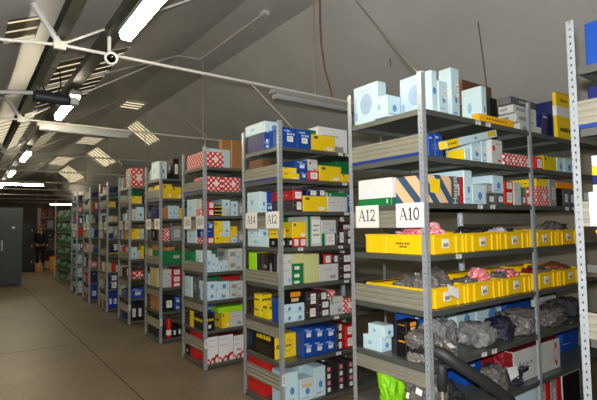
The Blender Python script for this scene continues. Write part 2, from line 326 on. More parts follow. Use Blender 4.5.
# boxes: rack, shelf, kind, x0 x1 y0 y1 z0 z1 in metres
DATA='''
0 0 lbfan 0.012 0.095 0.346 0.581 2.276 2.548
0 0 lb -0.032 0.092 0.224 0.344 2.276 2.419
0 0 lbfan 0.094 0.148 -0.026 0.228 2.276 2.531
0 0 lbtag 0.162 0.252 -0.026 0.034 2.276 2.478
0 0 lbtag 0.423 0.514 0.064 0.164 2.276 2.638
0 0 lb 0.762 0.825 0.054 0.216 2.276 2.567
0 0 kraftdark 0.956 1.372 0.334 0.534 2.276 2.726
0 0 bky 0.826 0.932 0.034 0.334 2.276 2.489
0 0 yeflat 0.595 1.041 -0.026 0.032 2.276 2.328
0 0 whg 1.236 1.575 0.034 0.192 2.276 2.353
0 0 whg 1.190 1.500 0.034 0.179 2.354 2.425
0 0 whg 1.152 1.503 0.034 0.154 2.426 2.487
0 0 greytop 1.120 1.499 0.034 0.134 2.488 2.546
0 0 navy 1.633 1.809 0.054 0.454 2.276 2.494
0 0 yeband 1.763 2.042 -0.006 0.024 2.276 2.668
0 0 navy 1.810 2.181 0.034 0.334 2.276 2.617
0 1 blue 0.123 0.188 0.034 0.334 1.996 2.147
0 1 blue 0.190 0.257 0.034 0.334 1.996 2.158
0 1 bk 0.259 0.301 0.034 0.234 1.996 2.146
0 1 ylb 0.414 0.476 -0.026 0.107 1.996 2.073
0 1 lbtag 0.569 0.686 0.024 0.324 1.996 2.159
0 1 lbtag 0.688 0.762 0.024 0.324 1.996 2.161
0 1 rwh 0.763 0.906 -0.006 0.294 1.996 2.171
0 1 rw 0.954 1.128 0.014 0.314 1.996 2.094
0 1 rw 1.131 1.335 0.014 0.314 1.996 2.094
0 1 rdl 1.391 1.511 0.004 0.254 1.996 2.098
0 1 olive 1.562 1.786 0.024 0.324 1.996 2.122
0 1 lb 1.793 1.920 0.024 0.324 1.996 2.127
0 1 lb 1.929 2.100 0.024 0.324 1.996 2.129
0 2 whgreen -0.008 0.242 0.231 0.533 1.711 1.886
0 2 stripes 0.017 0.390 -0.021 0.218 1.711 1.881
0 2 lb 0.425 0.515 -0.006 0.394 1.711 1.932
0 2 lb 0.515 0.674 -0.006 0.294 1.711 1.844
0 2 dkl 0.698 0.804 0.004 0.304 1.711 1.790
0 2 gyl 0.703 0.774 0.004 0.304 1.791 1.859
0 2 dkl 0.812 0.921 0.004 0.304 1.711 1.793
0 2 lb 0.775 0.918 0.004 0.304 1.794 1.919
0 2 rdl 0.929 1.045 0.004 0.304 1.711 1.819
0 2 rdl 0.934 1.050 0.004 0.304 1.820 1.884
0 2 wh 1.057 1.156 0.004 0.304 1.711 1.882
0 2 dkl 1.156 1.226 0.004 0.304 1.711 1.796
0 2 gr 1.160 1.231 0.004 0.304 1.797 1.849 s
0 2 rdl 1.228 1.303 0.004 0.304 1.711 1.791 s
0 2 rw 1.386 1.588 0.004 0.304 1.711 1.862
0 2 ye 1.392 1.577 0.004 0.304 1.863 1.925
0 2 gyl 1.602 1.713 0.004 0.304 1.711 1.931
0 2 bk 1.714 1.820 0.004 0.304 1.711 1.862
0 2 orange 1.720 2.030 0.004 0.304 1.863 1.916
0 2 dkl 1.828 1.929 0.004 0.304 1.711 1.858
0 2 dkl 1.937 2.061 0.004 0.304 1.711 1.853
0 5 lb 0.002 0.102 0.362 0.530 0.751 0.846
0 5 lb 0.002 0.092 0.333 0.479 0.847 0.925
0 5 bko 0.022 0.142 0.168 0.250 0.751 0.910
0 5 bko 0.022 0.142 0.166 0.248 0.911 0.977
0 5 blue 0.162 0.412 0.235 0.381 0.751 1.012
0 5 lb 0.834 1.082 0.374 0.524 0.751 0.955
0 5 lb 1.097 1.520 0.374 0.524 0.751 0.941
0 5 blue 1.452 1.859 0.324 0.372 0.751 0.957
0 5 whg 1.984 2.322 0.324 0.524 0.751 0.920
0 6 blue 0.716 0.914 0.224 0.524 0.421 0.578
0 6 redtop 0.991 1.696 0.024 0.424 0.421 0.651
0 6 blue 2.092 2.424 0.194 0.494 0.421 0.502
0 6 blue 2.125 2.440 0.194 0.494 0.503 0.638
0 7 lb 0.883 1.309 0.034 0.434 0.051 0.380
0 7 gyl 1.349 1.433 0.024 0.374 0.051 0.379
0 7 red 1.439 1.513 0.024 0.374 0.051 0.376
0 7 gyl 1.518 1.610 0.024 0.374 0.051 0.367
0 7 red 1.615 1.693 0.024 0.374 0.051 0.347
0 7 whframe 1.705 2.034 0.024 0.374 0.051 0.368
1 0 bluetext -0.006 0.194 1.757 2.078 2.276 2.446
1 0 lb -0.006 0.194 1.746 2.104 2.447 2.550
1 0 blues 0.036 0.191 1.517 1.744 2.276 2.454
1 0 blues 0.195 0.353 1.517 1.867 2.276 2.453
1 0 ye 0.365 0.651 1.527 1.647 2.276 2.429
1 0 whp 0.556 0.937 1.667 1.917 2.276 2.551
1 0 gr 0.420 0.555 1.697 1.997 2.276 2.511 s
1 1 kraftdark 0.004 0.104 1.813 2.063 1.996 2.209
1 1 ye 0.028 0.206 1.507 1.787 1.996 2.049
1 1 ye 0.029 0.176 1.507 1.787 2.050 2.097
1 1 blues 0.220 0.304 1.517 1.867 1.996 2.070
1 1 blues 0.177 0.306 1.517 1.867 2.071 2.171
1 1 rdl 0.310 0.439 1.517 1.817 1.996 2.084
1 1 rwh 0.312 0.423 1.517 1.817 2.085 2.190
1 1 ye 0.446 0.714 1.517 1.767 1.996 2.142
1 1 ye 0.715 0.852 1.517 1.697 1.996 2.075
1 1 gr 0.823 1.057 1.717 2.017 1.996 2.235
1 2 lb -0.006 0.069 1.838 2.078 1.711 1.905
1 2 bluetext 0.074 0.337 1.870 2.070 1.711 1.910
1 2 bk 0.338 0.376 1.857 2.057 1.711 1.922 s
1 2 drl 0.138 0.244 1.517 1.867 1.711 1.812
1 2 rdl 0.139 0.246 1.517 1.867 1.813 1.900
1 2 ye 0.249 0.529 1.517 1.855 1.711 1.854
1 2 navyl 0.295 0.411 1.517 1.817 1.855 1.910
1 2 navyl 0.415 0.506 1.517 1.817 1.855 1.915
1 2 gwh 0.536 0.779 1.517 1.867 1.711 1.895
1 2 blues 0.781 0.860 1.517 1.867 1.711 1.893
1 3 lb -0.006 0.078 1.700 2.076 1.396 1.483
1 3 lb -0.006 0.094 1.853 2.074 1.484 1.559
1 3 bkl -0.006 0.078 1.550 1.698 1.396 1.476
1 3 ye -0.006 0.078 1.548 1.698 1.477 1.558
1 3 bkl 0.079 0.127 1.517 1.817 1.396 1.478
1 3 rdl 0.132 0.198 1.517 1.817 1.396 1.477
1 3 rdl 0.200 0.282 1.517 1.817 1.396 1.475
1 3 ye 0.128 0.278 1.517 1.767 1.476 1.618
1 3 gr 0.298 0.526 1.827 1.977 1.396 1.669 s
1 3 gwl 0.294 0.447 1.517 1.825 1.396 1.666
1 3 gwl 0.455 0.619 1.517 1.817 1.396 1.509
1 3 wh 0.458 0.634 1.517 1.817 1.510 1.634
1 3 drl 0.638 0.739 1.517 1.817 1.396 1.538
1 3 drl 0.744 0.848 1.517 1.817 1.396 1.460 s
1 3 drl 0.746 0.850 1.517 1.817 1.461 1.541
1 3 drl 0.933 1.160 1.847 2.047 1.396 1.622
1 4 lime -0.006 0.194 1.911 2.059 1.071 1.341
1 4 drl -0.006 0.144 1.805 1.909 1.071 1.336
1 4 bkl -0.006 0.109 1.605 1.725 1.071 1.336
1 4 wh 0.016 0.108 1.507 1.603 1.071 1.257
1 4 wh 0.017 0.110 1.507 1.603 1.258 1.338
1 4 grl 0.110 0.234 1.507 1.803 1.071 1.117
1 4 grl 0.111 0.235 1.507 1.803 1.118 1.184
1 4 grl 0.113 0.237 1.507 1.803 1.185 1.251
1 4 check 0.110 0.247 1.507 1.803 1.252 1.338
1 4 check 0.249 0.414 1.507 1.857 1.071 1.329
1 4 wh 0.417 0.642 1.507 1.807 1.071 1.226
1 4 bk 0.419 0.466 1.507 1.807 1.227 1.314 s
1 4 rdl 0.470 0.562 1.507 1.807 1.227 1.316
1 4 drl 0.566 0.645 1.507 1.807 1.227 1.312
1 4 drl 0.645 0.815 1.507 1.807 1.071 1.130
1 4 drl 0.647 0.818 1.507 1.807 1.131 1.219
1 4 drl 0.650 0.821 1.507 1.807 1.220 1.308
1 5 yl 0.004 0.124 1.866 1.986 0.751 0.823
1 5 yl 0.004 0.124 1.859 1.979 0.824 0.919
1 5 yl 0.004 0.124 1.858 1.978 0.920 0.960
1 5 yl 0.004 0.104 1.728 1.828 0.751 0.868
1 5 blues 0.004 0.104 1.576 1.676 0.751 0.952
1 5 lb 0.026 0.129 1.517 1.574 0.751 0.834
1 5 lb 0.027 0.131 1.517 1.574 0.835 0.906
1 5 lb 0.132 0.247 1.517 1.767 0.751 0.825
1 5 lb 0.133 0.248 1.517 1.767 0.826 0.903
1 5 bko 0.029 0.251 1.517 1.574 0.907 1.021
1 5 drl 0.258 0.388 1.517 1.817 0.751 0.858
1 5 drl 0.272 0.391 1.517 1.817 0.859 0.993
1 5 drl 0.393 0.540 1.517 1.817 0.751 0.820
1 5 drl 0.395 0.542 1.517 1.817 0.821 0.896
1 5 drl 0.397 0.514 1.517 1.817 0.897 0.981
1 5 whg2 0.555 0.703 1.517 1.817 0.751 0.915
1 5 rw 0.515 0.605 1.517 1.817 0.916 0.983
1 5 rw 0.709 0.831 1.517 1.817 0.751 0.885
1 6 yblogo -0.001 0.226 1.623 2.062 0.421 0.629
1 6 blues 0.227 0.342 1.517 1.767 0.421 0.557
1 6 blues 0.229 0.345 1.517 1.767 0.558 0.678
1 6 blues 0.347 0.471 1.517 1.767 0.421 0.547
1 6 blues 0.350 0.473 1.517 1.767 0.548 0.666
1 6 blues 0.474 0.606 1.517 1.767 0.421 0.535
1 6 blues 0.477 0.609 1.517 1.767 0.536 0.652
1 6 drl 0.611 0.683 1.517 1.817 0.421 0.509
1 6 drl 0.613 0.686 1.517 1.817 0.510 0.587
1 6 drl 0.615 0.688 1.517 1.817 0.588 0.665
1 6 rdl 0.725 0.833 1.517 1.817 0.421 0.529
1 6 rdl 0.727 0.836 1.517 1.817 0.530 0.631
1 7 red 0.004 0.304 1.818 2.104 0.051 0.167
1 7 red 0.004 0.304 1.814 2.104 0.168 0.367
1 7 lb 0.024 0.165 1.517 1.717 0.051 0.326
1 7 lbopen 0.186 0.334 1.517 1.677 0.051 0.242
1 7 lb 0.322 0.628 1.717 2.017 0.051 0.289
1 7 lb 0.342 0.473 1.517 1.677 0.051 0.315
1 7 drl4 0.481 0.546 1.517 1.715 0.051 0.306
1 7 drl4 0.629 0.695 1.517 1.917 0.051 0.305
1 7 drl4 0.750 0.820 1.517 1.917 0.051 0.301
2 0 rwh2 -0.021 0.230 3.038 3.516 2.276 2.451
2 0 lb 0.231 0.538 3.458 3.538 2.276 2.569
2 0 kraft 0.467 0.785 3.543 3.633 2.276 2.720
2 1 rwh2 0.015 0.214 3.038 3.388 1.996 2.163
2 1 rwh2 0.218 0.448 3.038 3.388 1.996 2.165
2 2 lb -0.003 0.031 3.305 3.560 1.711 1.918
2 2 rw -0.003 0.031 3.192 3.292 1.711 1.795 s
2 2 wh -0.003 0.032 3.191 3.291 1.796 1.911
2 2 rdl 0.032 0.109 3.038 3.338 1.711 1.789
2 2 rdl 0.033 0.110 3.038 3.338 1.790 1.875
2 2 ybk 0.114 0.206 3.038 3.338 1.711 1.750 s
2 2 ybk 0.115 0.206 3.038 3.338 1.751 1.793 s
2 2 ybk 0.115 0.206 3.038 3.338 1.794 1.839 s
2 2 wh 0.215 0.307 3.038 3.338 1.711 1.803
2 2 lb 0.215 0.313 3.038 3.338 1.804 1.902
2 2 lb 0.325 0.418 3.038 3.338 1.711 1.798
2 2 lb 0.326 0.419 3.038 3.338 1.799 1.887
2 2 gyl 0.426 0.487 3.038 3.338 1.711 1.865
2 3 lb -0.003 0.057 3.306 3.561 1.396 1.564
2 3 rw -0.003 0.057 3.166 3.266 1.396 1.465 s
2 3 bluetext -0.003 0.057 3.165 3.265 1.466 1.563 s
2 3 rdl 0.019 0.108 3.038 3.164 1.396 1.466
2 3 blue 0.019 0.103 3.038 3.163 1.467 1.548
2 3 blues 0.020 0.104 3.038 3.163 1.549 1.642
2 3 ye 0.113 0.316 3.038 3.338 1.396 1.464
2 3 ye 0.114 0.213 3.038 3.338 1.465 1.652
2 3 lbtag 0.217 0.315 3.038 3.338 1.465 1.652
2 3 lb 0.328 0.406 3.038 3.338 1.396 1.458 s
2 3 ye 0.317 0.407 3.038 3.338 1.459 1.587
2 3 gyl 0.416 0.490 3.038 3.338 1.396 1.532
2 4 gr -0.003 0.097 3.455 3.635 1.071 1.300
2 4 lb -0.003 0.079 3.153 3.303 1.071 1.317
2 4 lb 0.006 0.076 3.038 3.151 1.071 1.320
2 4 lb 0.080 0.125 3.038 3.338 1.071 1.277
2 4 lb 0.127 0.163 3.038 3.338 1.071 1.235
2 4 lb 0.167 0.218 3.038 3.338 1.071 1.187 s
2 4 gr 0.232 0.353 3.358 3.508 1.071 1.305 s
2 4 lbtag 0.223 0.282 3.038 3.338 1.071 1.201
2 4 whg 0.287 0.474 3.038 3.338 1.071 1.198
2 4 whg 0.288 0.475 3.038 3.338 1.199 1.325
2 5 lbtag -0.003 0.097 3.426 3.626 0.751 0.992
2 5 dkl -0.003 0.097 3.238 3.388 0.751 1.019
2 5 lb 0.017 0.128 3.038 3.226 0.751 0.872
2 5 lb 0.005 0.141 3.038 3.226 0.873 0.967
2 5 lbtag 0.134 0.299 3.038 3.226 0.751 0.861
2 5 lb 0.146 0.300 3.038 3.226 0.862 0.956
2 5 whg 0.305 0.477 3.038 3.226 0.751 0.833
2 5 whg 0.306 0.478 3.038 3.226 0.834 0.945
2 5 gr 0.118 0.286 3.228 3.528 0.751 0.993
2 5 red 0.299 0.543 3.228 3.528 0.751 0.985
2 6 yblong -0.026 0.103 3.038 3.416 0.421 0.607
2 6 ye 0.204 0.304 3.038 3.338 0.421 0.599
2 6 wh 0.308 0.475 3.038 3.338 0.421 0.597
2 6 lime 0.152 0.475 3.038 3.226 0.598 0.661
2 6 blue 0.104 0.203 3.228 3.528 0.421 0.676
2 7 wr 0.023 0.155 3.043 3.203 0.051 0.345
2 7 wr 0.161 0.346 3.043 3.203 0.051 0.341
2 7 wr 0.351 0.489 3.043 3.203 0.051 0.316
2 7 redblk 0.007 0.127 3.322 3.622 0.051 0.145
2 7 redblk 0.007 0.127 3.321 3.621 0.146 0.363
3 0 lb -0.013 0.110 4.557 4.856 2.276 2.525
3 0 bkl 0.183 0.272 4.517 4.798 2.276 2.570
3 1 ye 0.035 0.165 4.507 4.857 1.996 2.197
3 1 ye 0.171 0.306 4.507 4.857 1.996 2.160
3 2 navy 0.007 0.109 4.671 4.921 1.711 1.895
3 2 kraft 0.036 0.104 4.507 4.669 1.711 1.860
3 2 lb 0.110 0.165 4.507 4.807 1.711 1.896
3 2 lb 0.168 0.224 4.507 4.807 1.711 1.897
3 2 lb 0.227 0.274 4.507 4.807 1.711 1.891 s
3 2 ye 0.277 0.313 4.507 4.807 1.711 1.863 s
3 3 bkl 0.007 0.150 4.710 4.910 1.396 1.596
3 3 rw 0.036 0.139 4.507 4.708 1.396 1.581
3 3 gyl 0.151 0.306 4.507 4.807 1.396 1.607
3 4 gr 0.007 0.107 4.708 4.858 1.071 1.269 s
3 4 kraft 0.007 0.107 4.708 4.858 1.270 1.340 s
3 4 grl 0.034 0.306 4.507 4.706 1.071 1.261
3 4 kraft 0.037 0.210 4.507 4.707 1.262 1.316
3 5 beige 0.007 0.157 4.664 4.964 0.751 1.018
3 5 wh 0.038 0.159 4.507 4.662 0.751 0.819
3 5 wh 0.038 0.159 4.507 4.662 0.820 0.909
3 5 wh 0.037 0.159 4.507 4.662 0.910 1.005
3 5 rdl 0.166 0.298 4.507 4.807 0.751 0.808 s
3 5 rdl 0.166 0.298 4.507 4.807 0.809 0.906
3 5 rdl 0.166 0.298 4.507 4.807 0.907 1.003
3 6 kraft 0.007 0.157 4.660 4.960 0.421 0.626
3 6 bkl 0.038 0.196 4.507 4.658 0.421 0.627
3 6 blues 0.203 0.298 4.507 4.807 0.421 0.499 s
3 6 blues 0.203 0.298 4.507 4.807 0.500 0.610
3 7 bk 0.017 0.117 4.666 5.066 0.051 0.291
3 7 dkl4 0.187 0.244 4.537 4.837 0.051 0.198
3 7 dkl4 0.260 0.317 4.537 4.837 0.051 0.202
4 0 rwh3 0.037 0.247 6.035 6.335 2.276 2.593
4 1 ye 0.044 0.218 6.035 6.223 1.996 2.122
4 1 gr 0.099 0.311 6.225 6.525 1.996 2.230
4 2 wh 0.054 0.120 6.035 6.335 1.711 1.905
4 2 lb 0.126 0.253 6.035 6.335 1.711 1.939
4 3 ye 0.048 0.196 6.035 6.335 1.396 1.571
4 3 lb 0.201 0.255 6.035 6.335 1.396 1.569 s
4 4 lb 0.041 0.139 6.035 6.335 1.071 1.264
4 4 wh 0.143 0.203 6.035 6.335 1.071 1.210 s
4 4 ye 0.206 0.256 6.035 6.335 1.071 1.283
4 5 rwh3 0.076 0.249 6.035 6.335 0.751 0.866
4 6 blues 0.053 0.259 6.035 6.335 0.421 0.588
4 7 dkl4 0.049 0.147 6.045 6.345 0.051 0.374
4 7 dkl4 0.152 0.238 6.045 6.345 0.051 0.363
5 0 navy 0.020 0.205 7.492 7.792 2.276 2.395
5 1 ye 0.028 0.166 7.492 7.792 1.996 2.105 s
5 1 bk 0.174 0.211 7.492 7.792 1.996 2.098 s
5 2 wh 0.043 0.117 7.492 7.792 1.711 1.826 s
5 2 beige 0.122 0.202 7.492 7.792 1.711 1.826 s
5 3 navy 0.037 0.119 7.492 7.792 1.396 1.499 s
5 3 wh 0.036 0.118 7.492 7.792 1.500 1.624 s
5 3 gyl 0.127 0.211 7.492 7.792 1.396 1.632
5 4 ybk 0.040 0.211 7.492 7.792 1.071 1.145 s
5 4 navyl 0.102 0.214 7.492 7.792 1.146 1.296
5 5 beige 0.032 0.096 7.492 7.792 0.751 0.926
5 5 red 0.105 0.179 7.492 7.792 0.751 0.922
5 5 lb 0.183 0.220 7.492 7.792 0.751 0.879 s
5 6 navyl 0.046 0.211 7.492 7.792 0.421 0.574
5 6 navyl 0.045 0.211 7.492 7.792 0.575 0.698
5 7 blue2 0.044 0.124 7.492 7.792 0.051 0.376
5 7 blue2 0.128 0.213 7.492 7.792 0.051 0.368
6 0 navy 0.005 0.148 8.888 9.188 2.276 2.395 s
6 2 beige 0.031 0.102 8.888 9.188 1.711 1.797 s
6 3 lb 0.013 0.074 8.888 9.188 1.396 1.602 s
6 3 navy 0.078 0.155 8.888 9.188 1.396 1.601 s
6 5 pink 0.021 0.142 8.888 9.188 0.751 0.870 s
6 6 navy 0.043 0.156 8.888 9.188 0.421 0.654
6 7 blue2 0.022 0.159 8.888 9.188 0.051 0.378
7 0 navy 0.026 0.118 10.359 10.659 2.276 2.412 s
7 1 pink 0.029 0.110 10.359 10.659 1.996 2.119 s
7 2 navyl 0.032 0.119 10.359 10.659 1.711 1.864 s
7 3 redblk 0.035 0.115 10.359 10.659 1.396 1.633 s
7 5 lb 0.043 0.123 10.359 10.659 0.751 0.956 s
7 6 lb 0.046 0.126 10.359 10.659 0.421 0.643
7 7 lb 0.050 0.130 10.359 10.659 0.051 0.331
2 1 navy 0.002 0.112 3.398 3.551 1.996 2.099 s
2 1 wh 0.002 0.112 3.557 3.630 1.996 2.120 s
3 0 beige 0.012 0.122 4.887 4.979 2.276 2.448 s
3 0 gyl 0.012 0.122 4.985 5.099 2.276 2.412 s
3 1 beige 0.012 0.122 4.978 5.099 1.996 2.182 s
3 2 dkl 0.012 0.122 4.927 5.075 1.711 1.843 s
3 3 dkl 0.012 0.122 4.927 5.020 1.396 1.592 s
3 3 dkl 0.012 0.122 5.026 5.099 1.396 1.585 s
3 4 lb 0.012 0.122 4.867 5.003 1.071 1.177 s
3 4 beige 0.012 0.122 5.009 5.099 1.071 1.276 s
3 5 lb 0.012 0.122 4.967 5.079 0.751 0.910 s
3 6 bkl 0.012 0.122 4.967 5.099 0.421 0.529 s
4 0 dkl 0.027 0.137 6.355 6.509 2.276 2.444 s
4 0 lb 0.027 0.137 6.515 6.627 2.276 2.468 s
4 1 navy 0.227 0.262 6.040 6.195 1.996 2.159 s
4 1 lb 0.027 0.137 6.535 6.627 1.996 2.158 s
4 2 lb 0.027 0.137 6.355 6.490 1.711 1.838 s
4 2 bkl 0.027 0.137 6.496 6.610 1.711 1.819 s
4 3 kraft 0.027 0.137 6.355 6.450 1.396 1.602 s
4 3 lb 0.027 0.137 6.456 6.571 1.396 1.594 s
4 4 rdl 0.027 0.137 6.355 6.508 1.071 1.283 s
4 4 lb 0.027 0.137 6.514 6.627 1.071 1.290 s
4 5 drl 0.027 0.137 6.355 6.496 0.751 0.920
4 5 beige 0.027 0.137 6.502 6.627 0.751 0.944 s
4 6 dkl 0.027 0.137 6.355 6.513 0.421 0.545 s
4 6 wh 0.027 0.137 6.519 6.627 0.421 0.593 s
4 7 navy 0.027 0.137 6.355 6.476 0.051 0.158 s
4 7 dkl 0.027 0.137 6.482 6.603 0.051 0.199 s
5 0 rdl 0.025 0.135 7.812 7.945 2.276 2.437 s
5 2 bkl 0.025 0.135 7.812 7.980 1.711 1.845 s
5 2 lb 0.025 0.135 7.986 8.084 1.711 1.891 s
5 3 kraft 0.025 0.135 7.812 7.935 1.396 1.567 s
5 3 lb 0.025 0.135 7.941 8.084 1.396 1.536 s
5 4 dkl 0.025 0.135 7.812 7.911 1.071 1.232 s
5 4 blue 0.025 0.135 7.917 8.063 1.071 1.209 s
5 5 lb 0.025 0.135 7.812 7.936 0.751 0.922 s
5 5 rdl 0.025 0.135 7.942 8.058 0.751 0.919 s
5 6 gyl 0.025 0.135 7.812 7.957 0.421 0.610 s
5 6 beige 0.025 0.135 7.963 8.084 0.421 0.591 s
5 7 kraft 0.025 0.135 7.812 7.950 0.051 0.255 s
5 7 dkl 0.025 0.135 7.956 8.071 0.051 0.221 s
6 0 dkl 0.002 0.112 9.208 9.357 2.276 2.392 s
6 0 beige 0.002 0.112 9.363 9.474 2.276 2.439 s
6 1 kraft 0.002 0.068 8.893 9.048 1.996 2.136 s
6 1 rdl 0.072 0.157 8.893 9.048 1.996 2.182 s
6 1 gyl 0.002 0.112 9.068 9.172 1.996 2.182 s
6 1 bkl 0.002 0.112 9.313 9.480 1.996 2.161 s
6 2 navy 0.122 0.157 8.893 9.048 1.711 1.918 s
6 2 lb 0.002 0.112 9.208 9.361 1.711 1.895 s
6 2 bkl 0.002 0.112 9.367 9.480 1.711 1.820 s
6 3 beige 0.002 0.112 9.208 9.375 1.396 1.590 s
6 3 kraft 0.002 0.112 9.381 9.480 1.396 1.527 s
6 4 beige 0.002 0.062 8.893 9.048 1.071 1.219 s
6 4 blue 0.066 0.157 8.893 9.048 1.071 1.179 s
6 4 wh 0.002 0.112 9.068 9.213 1.071 1.231 s
6 4 gyl 0.002 0.112 9.219 9.322 1.071 1.268 s
6 4 rdl 0.002 0.112 9.328 9.473 1.071 1.274 s
6 5 drl 0.002 0.112 9.208 9.309 0.751 0.945 s
6 5 lb 0.002 0.112 9.315 9.452 0.751 0.943 s
6 6 rdl 0.002 0.112 9.208 9.366 0.421 0.607 s
6 6 lb 0.002 0.112 9.372 9.480 0.421 0.528 s
6 7 kraft 0.002 0.112 9.208 9.343 0.051 0.231 s
6 7 rdl 0.002 0.112 9.349 9.469 0.051 0.197 s
7 0 dkl 0.015 0.125 10.739 10.900 2.276 2.399 s
7 1 drl 0.015 0.125 10.679 10.781 1.996 2.188 s
7 1 navy 0.015 0.125 10.787 10.926 1.996 2.159 s
7 2 dkl 0.015 0.125 10.679 10.817 1.711 1.860 s
7 2 rdl 0.015 0.125 10.823 10.933 1.711 1.904 s
7 3 wh 0.015 0.125 10.679 10.827 1.396 1.513 s
7 3 lb 0.015 0.125 10.833 10.951 1.396 1.606 s
7 4 lb 0.015 0.078 10.364 10.519 1.071 1.221 s
7 4 dkl 0.082 0.130 10.364 10.519 1.071 1.284 s
7 4 lb 0.015 0.125 10.696 10.864 1.071 1.213 s
7 5 gyl 0.015 0.125 10.679 10.845 0.751 0.873 s
7 5 navy 0.015 0.125 10.851 10.951 0.751 0.893 s
7 6 gyl 0.015 0.125 10.679 10.780 0.421 0.545 s
7 6 blue 0.015 0.125 10.786 10.895 0.421 0.597 s
7 7 bkl 0.015 0.125 10.679 10.828 0.051 0.179 s
7 7 wh 0.015 0.125 10.834 10.951 0.051 0.154 s
-1 0 bluetag 0.039 0.319 -1.406 -0.906 2.276 2.475
-1 1 navy 0.039 0.319 -1.406 -0.906 1.996 2.185
-1 2 wh 0.039 0.319 -1.406 -0.906 1.711 1.745 s
-1 2 navy 0.039 0.319 -1.406 -0.906 1.746 1.785
-1 2 ye 0.039 0.319 -1.406 -0.906 1.786 1.826
-1 2 lb 0.039 0.319 -1.406 -0.906 1.827 1.875
-1 4 lb 0.049 0.319 -1.406 -0.906 1.071 1.240 s
-1 5 dkl 0.049 0.319 -1.406 -0.906 0.751 0.900 s
-1 6 kraft 0.049 0.319 -1.406 -0.906 0.421 0.600 s
'''
BAGS=[
(3,0.155,0.174,0.163,0.202,'rwbag'),
(3,0.214,0.034,0.082,0.186,'rwbag'),
(3,0.066,0.274,0.097,0.178,'dkbag'),
(3,0.692,0.074,0.149,0.168,'dkbag'),
(3,0.966,0.094,0.109,0.151,'wbag'),
(3,1.247,0.094,0.182,0.154,'dkbag'),
(3,1.745,0.094,0.159,0.198,'gbag'),
(3,2.032,0.094,0.154,0.187,'dkbag'),
(4,0.284,0.074,0.160,0.216,'gbag'),
(4,0.180,0.224,0.153,0.187,'gbag'),
(4,0.606,0.094,0.144,0.152,'gbag'),
(4,0.759,0.074,0.101,0.205,'rwbag'),
(4,0.910,0.074,0.079,0.173,'gbag'),
(4,1.072,0.074,0.127,0.177,'rwbag'),
(4,1.370,0.094,0.124,0.156,'redbag'),
(4,1.627,0.094,0.118,0.172,'gbag'),
(4,1.846,0.124,0.163,0.174,'orbag'),
(4,2.051,0.094,0.174,0.146,'gbag'),
(5,0.103,0.094,0.167,0.173,'gbag'),
(5,0.250,-0.006,0.156,0.248,'shbag'),
(5,0.198,0.004,0.163,0.145,'gbag'),
(5,0.674,0.074,0.159,0.161,'shbag'),
(5,0.934,0.094,0.134,0.166,'navbag'),
(5,1.226,0.094,0.210,0.175,'gbag'),
(5,1.679,0.094,0.225,0.146,'gbag'),
(5,2.184,0.174,0.198,0.158,'dkbag'),
(6,0.813,0.074,0.127,0.175,'gbag'),
(6,1.030,0.114,0.124,0.234,'redbag'),
(6,1.050,-0.006,0.183,0.135,'navbag'),
(6,-0.057,0.354,0.129,0.285,'limebag'),
(6,-0.083,0.094,0.163,0.256,'gbag'),
(6,0.258,-0.006,0.166,0.176,'dkbag'),
]
# ------------------------------------------------------------------ shelving racks
ZS=[2.275,1.995,1.71,1.395,1.07,.75,.42,.05]; W=.617; H=2.5; BAY=1.265
ROWS={-1:(-1.478,.019),0:(-.026,-.008),1:(1.497,-.016),2:(3.028,-.013),3:(4.497,-.003),4:(6.025,.012),5:(7.482,.010),6:(8.878,-.013),7:(10.349,0.0)}
ROWNAME={-1:'rack at the right edge',0:'rack A12 A10',1:'rack A14 A12',2:'rack just behind A14',3:'second rack behind A14',4:'third rack behind A14',5:'fourth rack behind A14',6:'fifth rack behind A14',7:'sixth rack behind A14'}
SHELF=['top shelf','second shelf down','third shelf down','fourth shelf down','fifth shelf down','sixth shelf down','seventh shelf down','bottom shelf']
SIGNS={-1:('A10','A8'),0:('A12','A10'),1:('A14','A12'),2:('A16','A14'),3:('A18','A16'),4:('A20','A18'),5:('A22','A20'),6:('A24','A22'),7:('A26','A24')}
POST={}
def post_mesh(sx,sy):
    """slotted angle: corner at the origin, flanges running along sx and sy, real slots"""
    if (sx,sy) in POST: return POST[sx,sy]
    mb=MB(); w=.034; th=.0022; pitch=.0333
    for ax in(0,1):
        def bx(a0,a1,z0,z1):
            if ax==0: xs=sorted((sx*a0,sx*a1)); ys=sorted((0,sy*th))
            else: ys=sorted((sy*a0,sy*a1)); xs=sorted((0,sx*th))
            mb.box(xs[0],xs[1],ys[0],ys[1],z0,z1,galv)
        bx(0,.014,0,H); bx(.0205,w,0,H)
        z=0.0
        while z<H:
            bx(.014,.0205,z,min(H,z+pitch-.011)); z+=pitch
    o=mb.build('post'); me=o.data; bpy.data.objects.remove(o); POST[sx,sy]=me; return me
def add_post(t,loc,x,y,sx,sy):
    o=bpy.data.objects.new('post',post_mesh(sx,sy)); C.objects.link(o); o.parent=t; o.location=Vector((x,y,0))-Vector(loc)
    f=MB(); f.cbox(min(0,sx*.046),max(0,sx*.046),min(0,sy*.046),max(0,sy*.046),-.0,.006,darkm,.001); g=f.build('foot_plate',o)
SHM={}
def shelf_mesh(L):
    k=round(L,4)
    if k in SHM: return SHM[k]
    mb=MB(); th=.0016; d=W-.012; lip=.034
    mb.box(0,L,0,d,-th,0,shelfm)
    for y0 in(0,d-th): mb.box(0,L,y0,y0+th,-lip,-th,shelfm)
    for x0 in(0,L-th): mb.box(x0,x0+th,th,d-th,-lip,-th,shelfm)
    mb.box(0,L,th,.014,-lip,-lip+th,shelfm); mb.box(0,L,d-.014,d-th,-lip,-lip+th,shelfm); mb.box(th,.014,.014,d-.014,-lip,-lip+th,shelfm)
    mb.box(L*.5-.03,L*.5+.03,.014,d-.014,-.022,-th,shelfm)
    o=mb.build('shelf'); me=o.data; bpy.data.objects.remove(o); SHM[k]=me; return me
